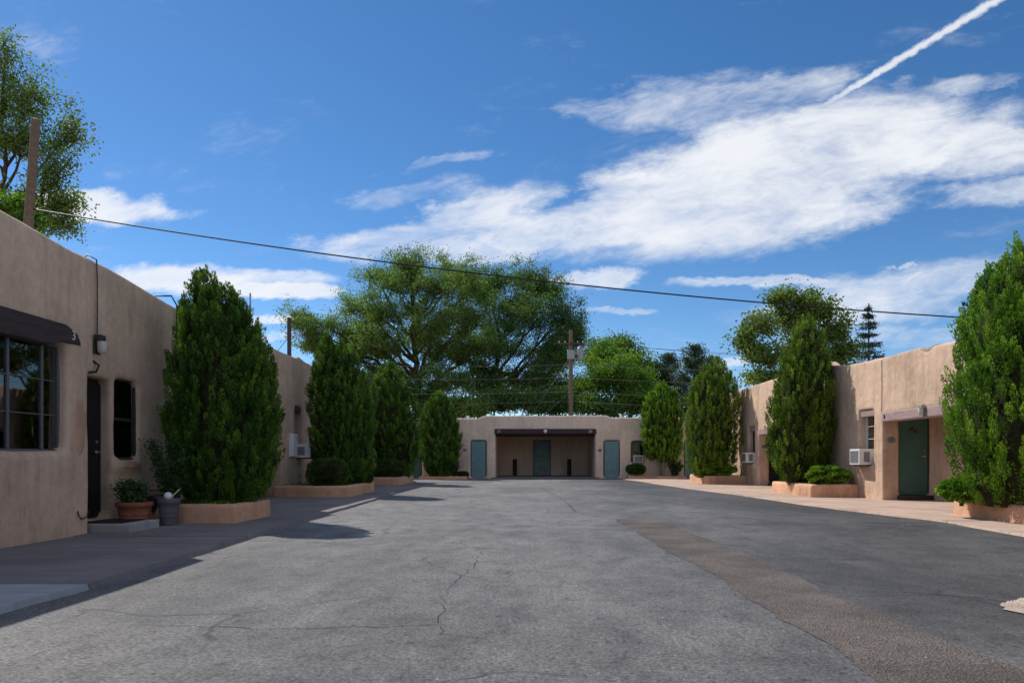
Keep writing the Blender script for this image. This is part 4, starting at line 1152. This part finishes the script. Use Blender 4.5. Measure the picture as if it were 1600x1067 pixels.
# ================================================================== planters
def planter(label, wall_x, front_x, y0, y1, h=0.34, th=0.24, chamfer=0.0):
    p = empty('planter', T((wall_x + front_x) / 2, (y0 + y1) / 2, 0), label, 'planter', 'stucco planters along the wings')
    s = 1 if front_x > wall_x else -1
    fx0, fx1 = sorted((front_x, front_x - s * th)); wx0, wx1 = sorted((wall_x - 0.02 * s, front_x - s * 0.02))
    adobe('rim_wall', [(fx0, fx1, y0, y1, -0.15, h), (wx0, wx1, y0, y0 + th, -0.15, h), (wx0, wx1, y1 - th, y1, -0.15, h)], MT['planter'], p, 0.04, 9, rough=0.018)
    a, b = sorted((wall_x, front_x - s * 0.12))
    V, F = [], []
    nx, ny = 8, 16
    for i in range(nx + 1):
        for j in range(ny + 1):
            x = a + (b - a) * i / nx; y = y0 + 0.12 + (y1 - y0 - 0.24) * j / ny
            V.append((x, y, h - 0.07 + 0.035 * mnoise.noise(Vector((x * 4, y * 4, 0)))))
    for i in range(nx):
        for j in range(ny):
            F.append((i * (ny + 1) + j, (i + 1) * (ny + 1) + j, (i + 1) * (ny + 1) + j + 1, i * (ny + 1) + j + 1))
    npmesh('soil', V, F, MT['soil'], p, None, True)
    # weeds and dead leaves on the soil
    n = 1500
    pos = np.stack([rng.uniform(a + 0.05, b - 0.1, n), rng.uniform(y0 + 0.2, y1 - 0.2, n), np.full(n, h - 0.03) + rng.uniform(-0.02, 0.06, n)], axis=1)
    Vq = leaf_quads(pos, rng.normal(0, 0.6, (n, 3)) + np.array([0, 0, 0.6]), 0.045, 0.018, 0.3)
    o = npmesh('weeds', Vq, quads_for(Vq), MT['juniper_olive'], p, None, False, np.repeat(rng.uniform(0, 1, n), 4)); o['kind'] = 'stuff'
    return p
planter('stucco planter beside the terracotta pots holding a broad dark juniper', X2, -4.52, 10.88, 12.35)
planter('stucco planter by the wall box with a clipped bush and twin topped juniper', X3, -4.75, 18.45, 21.6)
planter('stucco planter in the shade with a clipped bush and pointed juniper', X3, -5.0, 27.0, 30.2)
planter('stucco planter beside the green door porch with a tall ragged sunlit juniper', XR, 7.55, 9.4, 12.75)
planter('stucco planter below the sunlit air conditioner with a loose low bush', XR, 7.32, 18.62, 21.7, 0.36)
planter('stucco planter beyond the dark porch door with a rounded juniper', XR, 6.95, 28.3, 31.2, 0.36)

# ================================================================== juniper trees
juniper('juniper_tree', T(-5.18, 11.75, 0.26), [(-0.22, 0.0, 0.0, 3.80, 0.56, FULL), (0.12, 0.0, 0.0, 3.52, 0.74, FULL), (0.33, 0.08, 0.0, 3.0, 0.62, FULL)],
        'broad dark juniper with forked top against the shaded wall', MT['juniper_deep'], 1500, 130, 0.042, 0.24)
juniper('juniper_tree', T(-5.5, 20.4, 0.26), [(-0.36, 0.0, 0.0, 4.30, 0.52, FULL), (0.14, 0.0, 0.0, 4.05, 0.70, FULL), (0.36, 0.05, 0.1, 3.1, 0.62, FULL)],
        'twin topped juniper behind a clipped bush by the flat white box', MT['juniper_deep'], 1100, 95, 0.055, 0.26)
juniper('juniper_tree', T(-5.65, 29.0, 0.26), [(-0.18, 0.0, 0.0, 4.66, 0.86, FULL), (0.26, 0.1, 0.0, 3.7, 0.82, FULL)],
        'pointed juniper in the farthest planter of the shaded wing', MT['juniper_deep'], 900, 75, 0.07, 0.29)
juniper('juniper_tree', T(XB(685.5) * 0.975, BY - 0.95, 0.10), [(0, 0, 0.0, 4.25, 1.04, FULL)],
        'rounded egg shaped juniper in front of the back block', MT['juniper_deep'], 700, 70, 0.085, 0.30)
juniper('juniper_tree', T(XB(1030), BY - 0.75, 0.10), [(0.02, 0, 0.75, 4.95, 0.62, FULL), (-0.50, 0.05, 0.90, 4.35, 0.52, COLUMN), (0.52, 0.0, 0.80, 4.5, 0.54, COLUMN)],
        'three peaked clipped juniper on bare stems before the back block', MT['juniper'], 800, 70, 0.08, 0.26, clear=0.8, trunks=4)
juniper('juniper_tree', T(7.40, 29.0, 0.28), [(0.12, 0, 0.0, 4.70, 0.98, COLUMN), (-0.28, -0.1, 0.0, 4.2, 0.86, COLUMN)],
        'thick rounded juniper with brownish green face by the dark porch door', MT['juniper_olive'], 950, 75, 0.07, 0.29)
juniper('juniper_tree', T(7.78, 20.3, 0.28), [(0.08, 0, 0.0, 4.70, 0.70, COLUMN), (-0.30, -0.1, 0.1, 3.9, 0.66, FULL), (0.22, 0.15, 0.2, 4.3, 0.66, COLUMN), (-0.55, 0.2, 0.4, 3.0, 0.42, FULL)],
        'ragged columnar juniper between the sunlit air conditioner and porch', MT['juniper_olive'], 1250, 95, 0.055, 0.27)
juniper('juniper_tree', T(7.98, 11.35, 0.26), [(0.10, -0.1, 0.05, 4.36, 0.90, COLUMN), (-0.32, 0.15, 0.0, 3.75, 0.80, COLUMN), (-0.15, 0.35, 0.2, 4.0, 0.66, COLUMN), (-0.30, -0.3, 0.2, 3.4, 0.74, FULL)],
        'tall bright green ragged juniper beside the green door porch', MT['juniper'], 1750, 130, 0.044, 0.25)

# ------------------------------------------------------------------ bushes
bush('clipped_bush', T(-5.42, 18.95, 0.27), 0.56, 0.42, 0.02, 0.78, 'clipped rounded bush in planter under the shaded air conditioner', MT['clipped'], 9000, 0.04, 'clipped bushes')
bush('clipped_bush', T(-5.60, 27.5, 0.27), 0.74, 0.48, 0.02, 0.72, 'clipped wide bush in planter before the pointed juniper', MT['clipped'], 9000, 0.05, 'clipped bushes')
bush('clipped_bush', T(-4.98, 21.0, 0.27), 0.30, 0.28, 0.0, 0.45, 'little clipped bush at the foot of the twin topped juniper', MT['clipped'], 4000, 0.04, 'clipped bushes')
bush('spreading_bush', T(7.90, 18.98, 0.27), 0.60, 0.34, 0.10, 0.58, 'loose low bush in planter below the sunlit air conditioner', MT['juniper'], 7000, 0.07, None, 2.0, True, 0.16)
bush('spreading_bush', T(7.55, 28.55, 0.28), 0.72, 0.34, 0.10, 0.52, 'loose low bush at the foot of the brownish rounded juniper', MT['juniper'], 6000, 0.08, None, 2.0, True, 0.14)
bush('spreading_bush', T(7.32, 12.1, 0.26), 0.34, 0.36, 0.04, 0.46, 'low side bush leaning out beside the tall bright juniper', MT['juniper'], 6000, 0.06, None, 2.0, True, 0.18)
bush('clipped_bush', T(XB(991), BY - 0.6, 0.11), 0.50, 0.42, 0.12, 0.66, 'clipped bush on a short stem below the back window', MT['clipped'], 7000, 0.06, 'clipped bushes', 2.8)
bush('clipped_bush', T(XB(726), BY - 0.9, 0.10), 0.30, 0.28, 0.0, 0.30, 'small low bush at the left back door step', MT['clipped'], 3500, 0.06, 'clipped bushes')
leafy_shrub('rose_bush', T(XB(1051), BY - 0.6, 0.11), 12, 0.85, 0.42, 'dark loose rose bush beside the three peaked juniper', MT['rose'], 150, 0.09)
leafy_shrub('rose_bush', T(XB(712), BY - 0.9, 0.10), 9, 0.80, 0.40, 'thin dark rose bush beside the rounded juniper', MT['rose'], 70, 0.09)
leafy_shrub('leafy_shrub', T(-5.68, 11.22, 0.27), 14, 1.05, 0.42, 'loose leafy shrub in planter between wall and broad juniper', MT['rose'], 260, 0.05)
leafy_shrub('leafy_shrub', T(7.72, 10.95, 0.27), 7, 0.28, 0.3, 'small leafy weed at the foot of the tall bright juniper', MT['maple'], 60, 0.05)

# ------------------------------------------------------------------ pots
def pot(frame, r, h, mat, label, rings=2):
    root = empty('flower_pot', frame, label, 'pot')
    prof = [(0.001, 0.0), (r * 0.68, 0.0), (r * 0.70, 0.01)]
    for i in range(1, 5): 
        t = i / 5
        prof += [(r * (0.70 + 0.22 * t), h * 0.8 * t), (r * (0.715 + 0.22 * t), h * 0.8 * t + 0.004), (r * (0.715 + 0.22 * t), h * 0.8 * t + 0.014), (r * (0.705 + 0.22 * t), h * 0.8 * t + 0.018)] if i in (2, 3)[:rings] else [(r * (0.70 + 0.22 * t), h * 0.8 * t)]
    prof += [(r * 0.90, h * 0.80), (r * 0.97, h * 0.82), (r, h * 0.86), (r, h * 0.97), (r * 0.97, h), (r * 0.90, h), (r * 0.87, h * 0.9)]
    lathe('body', prof, mat, root, frame, 32)
    lathe('soil', [(r * 0.88, h * 0.9), (r * 0.5, h * 0.93), (0.001, h * 0.94)], MT['soil'], root, frame, 20)
    return root
pot(T(-5.80, 10.40, 0.045), 0.25, 0.36, MT['terracotta'], 'wide terracotta pot with leafy plant beside the concrete step')
leafy_shrub('potted_plant', T(-5.80, 10.40, 0.37), 26, 0.30, 0.22, 'bushy green plant growing in the wide terracotta pot', MT['rose'], 110, 0.05, cat='plant')
pot(T(-5.40, 10.60, 0.045), 0.16, 0.40, MT['pot_grey'], 'tall grey pot between the terracotta pot and the planter')
pot(T(-5.78, 11.02, 0.045), 0.17, 0.42, MT['pot_dark'], 'dark plum pot tucked between the grey pot and the planter')
bm = bmesh.new(); bmesh.ops.create_icosphere(bm, subdivisions=3, radius=0.065)
for v in bm.verts: v.co = v.co * (1 + 0.18 * mnoise.noise(v.co * 14)) * 1.0
o = bmobj('white_stone', bm, MT['white'], None, T(-5.42, 10.62, 0.475), True); tag(o, 'rounded white stone lying in the tall grey pot', 'stone')
o = tube('wooden_stake', [(-5.38, 10.55, 0.42), (-5.28, 10.68, 0.58)], 0.011, MT['pipe']); tag(o, 'short pale wooden stake stuck in the tall grey pot', 'stake')

# ================================================================== poles and wires
def pole(name, base, top, r0, r1, mat, label):
    root = empty(name, T(*base), label, 'utility pole')
    b, t = np.array(base), np.array(top)
    tube('shaft', [b * 0, (t - b) * 0.5, (t - b)], [r0, (r0 + r1) / 2, r1], mat, root, T(*base), 12)
    lathe('cap', [(r1, 0), (r1 * 0.7, 0.02), (0.001, 0.03)], mat, root, T(*top), 12)
    return root
pt = P(56, 188, 14.0); pb = P(30, 480, 14.0)
p1 = pole('utility_pole', (pb.x - 0.22, 14.0, 0), tuple(pt), 0.105, 0.078, MT['pole'], 'plain leaning wooden pole behind the near shaded roof')
pt2 = P(452, 497, 30.0)
p2 = pole('utility_pole', (pt2.x, 30, 0), tuple(pt2), 0.11, 0.085, MT['pole_dark'], 'short dark wooden post showing above the shaded wing')
pt3 = P(892, 517, 48.0)
p3 = pole('utility_pole', (pt3.x, 48, 0), tuple(pt3), 0.17, 0.13, MT['pole'], 'wooden utility pole with transformer behind the back block')
tf = T(pt3.x + 0.62, 47.95, 0)
lathe('transformer', [(0.001, 7.65), (0.20, 7.68), (0.21, 7.75), (0.21, 8.45), (0.17, 8.55), (0.001, 8.60)], MT['zinc'], p3, tf, 16)
bm = bmesh.new(); add_box(bm, pt3.x - 0.26, pt3.x + 0.24, 47.70, 47.86, 7.72, 8.35, 0.03); bmobj('meter_box', bm, MT['zinc'], p3)
bm = bmesh.new(); add_box(bm, pt3.x + 0.1, pt3.x + 0.5, 47.96, 48.04, 8.1, 8.2); bmobj('bracket', bm, MT['zinc'], p3)
bm = bmesh.new(); add_box(bm, pt3.x - 0.9, pt3.x + 0.9, 47.74, 47.85, 8.72, 8.83, 0.01); bmobj('crossarm', bm, MT['pole_dark'], p3)
for dx in (-0.8, -0.4, 0.45, 0.8):
    lathe('insulator', [(0.03, 0), (0.05, 0.03), (0.03, 0.07), (0.045, 0.10), (0.001, 0.15)], MT['lens'], p3, T(pt3.x + dx, 47.8, 8.83), 8)
ms = P(391, 458, 18)
o = tube('roof_mast', [(ms.x, 18, 3.1), (ms.x, 18, ms.z)], 0.022, MT['zinc']); tag(o, 'thin metal mast standing on the shaded roof behind the broad juniper', 'mast')
ms2 = T(11.3, 14.0, 3.08)
o = empty('service_mast', ms2, 'short metal service mast on the sunlit wing roof', 'mast')
tube('pipe', [(0, 0, 0), (0, 0, 0.62)], 0.03, MT['zinc'], o, ms2, 8)
lathe('weatherhead', [(0.001, 0.72), (0.06, 0.70), (0.07, 0.62), (0.03, 0.60)], MT['zinc'], o, ms2, 10)

def wire(name, a, b, sag, r, mat, label, group=None, n=40):
    a, b = np.array(a), np.array(b)
    t = np.linspace(0, 1, n)[:, None]
    p = a + (b - a) * t; p[:, 2] -= (4 * sag * t * (1 - t))[:, 0]
    o = tube(name, p - a, r, mat, None, T(*a), 5)
    return tag(o, label, 'cable', group)
a = P(46, 326, 14.0)
wire('service_cable', (a.x, 14.0, a.z), (11.3, 14.0, 3.66), 0.33, 0.0145, MT['cable'], 'thick black cable sagging from the leaning pole across the drive')
for i, (y0, z0) in enumerate(((570, 47.9), (590, 47.9), (612, 48.1), (627, 48.1))):
    zz = P(893, y0, 48).z
    wire('overhead_wire', (-22, 46.5 + i * 0.2, zz + 0.35), (pt3.x, 47.85, zz), 0.35, 0.009, MT['wire'], '%s of four thin grey wires strung before the elms to the transformer pole' % ('topmost', 'second highest', 'third highest', 'lowest')[i], 'wires left of the transformer pole')
    wire('overhead_wire', (pt3.x, 47.85, zz), (26, 47.0 + i * 0.2, zz - 0.2), 0.35, 0.009, MT['wire'], '%s of four thin grey wires strung from transformer pole towards the pines' % ('topmost', 'second highest', 'third highest', 'lowest')[i], 'wires right of the transformer pole')
for i, dx in enumerate((-0.4, 0.45)):
    e = P(1500, 556 + 7 * i, 62)
    wire('overhead_wire', (pt3.x + dx, 47.8, 8.96), tuple(e), 0.5, 0.012, MT['cable'], '%s of two fine dark wires crossing open sky from the transformer crossarm' % ('upper', 'lower')[i], 'wires from the crossarm')
wire('guy_wire', (pt3.x, 47.9, 8.0), (pt3.x - 4.2, 46.9, 1.6), 0.02, 0.010, MT['wire'], 'slanting steel guy wire running from high on the transformer pole', None, 8)
wire('guy_wire', (pt3.x, 47.9, 5.6), (pt3.x - 3.6, 46.9, 2.4), 0.02, 0.009, MT['wire'], 'lower slanting guy wire of the transformer pole', None, 8)
q = P(400, 590, 31)
wire('guy_wire', (pt2.x, 30, 6.2), (q.x, 31, q.z), 0.01, 0.012, MT['cable'], 'slack wire slanting down from the short dark post', None, 8)

# ================================================================== background trees
broadleaf('elm_tree', 56, 655, [(600, 432, 58, 40), (652, 415, 56, 30), (560, 478, 42, 44), (640, 480, 66, 46), (706, 425, 52, 36), (715, 495, 60, 50), (472, 505, 40, 26), (520, 515, 46, 30),
          (588, 545, 50, 34), (690, 560, 60, 38), (650, 445, 60, 36, -2.5), (700, 465, 50, 40, -3), (600, 495, 50, 40, -2.5), (545, 555, 34, 26), (480, 535, 30, 20), (740, 450, 36, 40, -1), (735, 540, 50, 40, 1.5), (620, 590, 60, 30, 2), (600, 540, 50, 36, -3), (690, 525, 56, 40, -3.5), (650, 520, 44, 34, 2.5), (560, 520, 44, 36, 1.5), (700, 600, 54, 34, -1.5), (580, 590, 44, 28, 2), (745, 500, 40, 44, -2)],
          'huge spreading elm with bare dark limbs left of the transformer pole', MT['elm'], 'bark', 5.2, 0.46, 0.13, 66, 16, 5, 0.34, 'elms behind the back block')
broadleaf('elm_tree', 60, 752, [(785, 428, 50, 32), (815, 475, 56, 44), (862, 448, 40, 32), (884, 495, 30, 40), (760, 530, 56, 44), (848, 545, 56, 44), (800, 592, 66, 36), (895, 550, 26, 40), (740, 590, 50, 36),
          (790, 500, 60, 44, -2.5), (850, 500, 50, 44, -2.5), (870, 600, 46, 34), (755, 455, 40, 44), (905, 520, 16, 24), (780, 550, 56, 40, -3), (840, 590, 56, 36, -3), (730, 560, 46, 44, -1), (830, 440, 40, 30), (880, 560, 34, 40, -2), (760, 610, 60, 30, -2), (900, 610, 30, 26)],
          'dense darker elm close beside the transformer pole', MT['elm_dark'], 'bark', 5.0, 0.42, 0.135, 70, 16, 5, 0.36, 'elms behind the back block')
broadleaf('maple_tree', 53, 952, [(945, 562, 38, 28), (980, 578, 30, 30), (930, 600, 38, 28), (975, 615, 42, 28), (950, 590, 40, 30, -2), (1005, 600, 22, 24), (920, 630, 34, 20)],
          'bright green leafy maple right of the transformer pole', MT['maple'], 'bark', 3.0, 0.22, 0.16, 62, 17, 5, 0.36)
broadleaf('elm_tree', 64, 985, [(965, 540, 26, 20), (995, 560, 26, 20), (930, 555, 26, 26), (1020, 580, 26, 20), (1000, 595, 40, 24), (1020, 615, 40, 24)],
          'distant elm peeping over the bright maple', MT['elm_dark'], 'bark', 4.0, 0.3, 0.20, 38, 15, 4, 0.5)
broadleaf('cottonwood_tree', 37, 1240, [(1215, 468, 24, 20), (1178, 510, 32, 28), (1180, 555, 34, 28), (1235, 500, 42, 34), (1285, 485, 34, 26), (1310, 515, 30, 32), (1250, 550, 60, 34), (1185, 592, 40, 20), (1325, 552, 20, 26), (1300, 565, 36, 28), (1160, 535, 20, 20), (1260, 480, 30, 24)],
          'open crowned cottonwood behind the sunlit wing', MT['poplar'], 'bark_pale', 4.0, 0.17, 0.15, 30, 16, 4, 0.28)
broadleaf('cottonwood_tree', 24, -40, [(18, 85, 36, 36), (55, 150, 62, 40), (20, 225, 56, 46), (98, 200, 32, 44), (100, 268, 30, 36), (58, 305, 52, 36), (92, 345, 38, 26), (105, 320, 30, 22), (-60, 180, 80, 90), (0, 150, 50, 40), (60, 225, 50, 40)],
          'open crowned cottonwood behind the leaning wooden pole', MT['poplar'], 'bark', 6.5, 0.20, 0.10, 17, 17, 5, 0.24)
broadleaf('small_tree', 19, -10, [(12, 322, 28, 20), (-30, 330, 34, 30), (40, 345, 20, 16)],
          'bright leafed treetop peeping over the near shaded roof', MT['maple'], 'bark', 4.6, 0.12, 0.10, 34, 14, 4, 0.16)
# shrubs and young trees behind the back block
for (x, Y, lob, lab, mt) in (
    (722, 50, [(720, 630, 40, 22), (700, 640, 30, 16), (750, 640, 30, 18)], 'pale green scrub showing above the low left parapet', 'poplar'),
    (800, 52, [(800, 628, 44, 24), (840, 632, 34, 20), (765, 626, 30, 24)], 'dark young tree behind the carport roof', 'elm_dark'),
    (880, 52, [(880, 628, 36, 24), (910, 636, 30, 18), (858, 634, 26, 20)], 'dark young tree at the foot of the transformer pole', 'elm_dark'),
    (990, 52, [(985, 632, 40, 24), (1020, 634, 30, 20), (950, 640, 30, 14)], 'dark young tree behind the clipped three peaked juniper', 'elm_dark'),
    (620, 54, [(630, 612, 44, 34), (590, 610, 40, 34), (670, 620, 36, 28), (560, 620, 34, 26)], 'dense young tree below the huge spreading elm', 'elm_dark')):
    broadleaf('young_tree', Y, x, lob, lab, MT[mt], 'bark', 1.2, 0.14, 0.18, 42, 16, 5, 0.36, 'young trees behind the back block')
# pines and spruce
for (x, yt, Y, lab, r) in ((1085, 541, 60, 'tall dark pine with upright tips between maple and rounded juniper', 2.5), (1043, 552, 63, 'narrow dark pine rising beside the distant elm', 1.9), (1112, 556, 66, 'dark pine half hidden behind the brownish rounded juniper', 2.0)):
    t = P(x, yt, Y)
    conifer('pine_tree', T(t.x, Y, 0), t.z, r, 1.2, lab, MT['pine'], 18, 0.75, 0.25, 120, 0.26, 0.30, 0.3, 0.20, 0.2, 0.5, 9)
t = P(1357, 474, 62)
conifer('spruce_tree', T(t.x, 62, 0), t.z, 3.2, 2.0, 'slim blue green spruce rising behind the sunlit roof', MT['spruce'], 30, 0.05, 0.25, 60, 0.24, 0.15, 0.15, 0.12, 0.22, 0.9, 9)
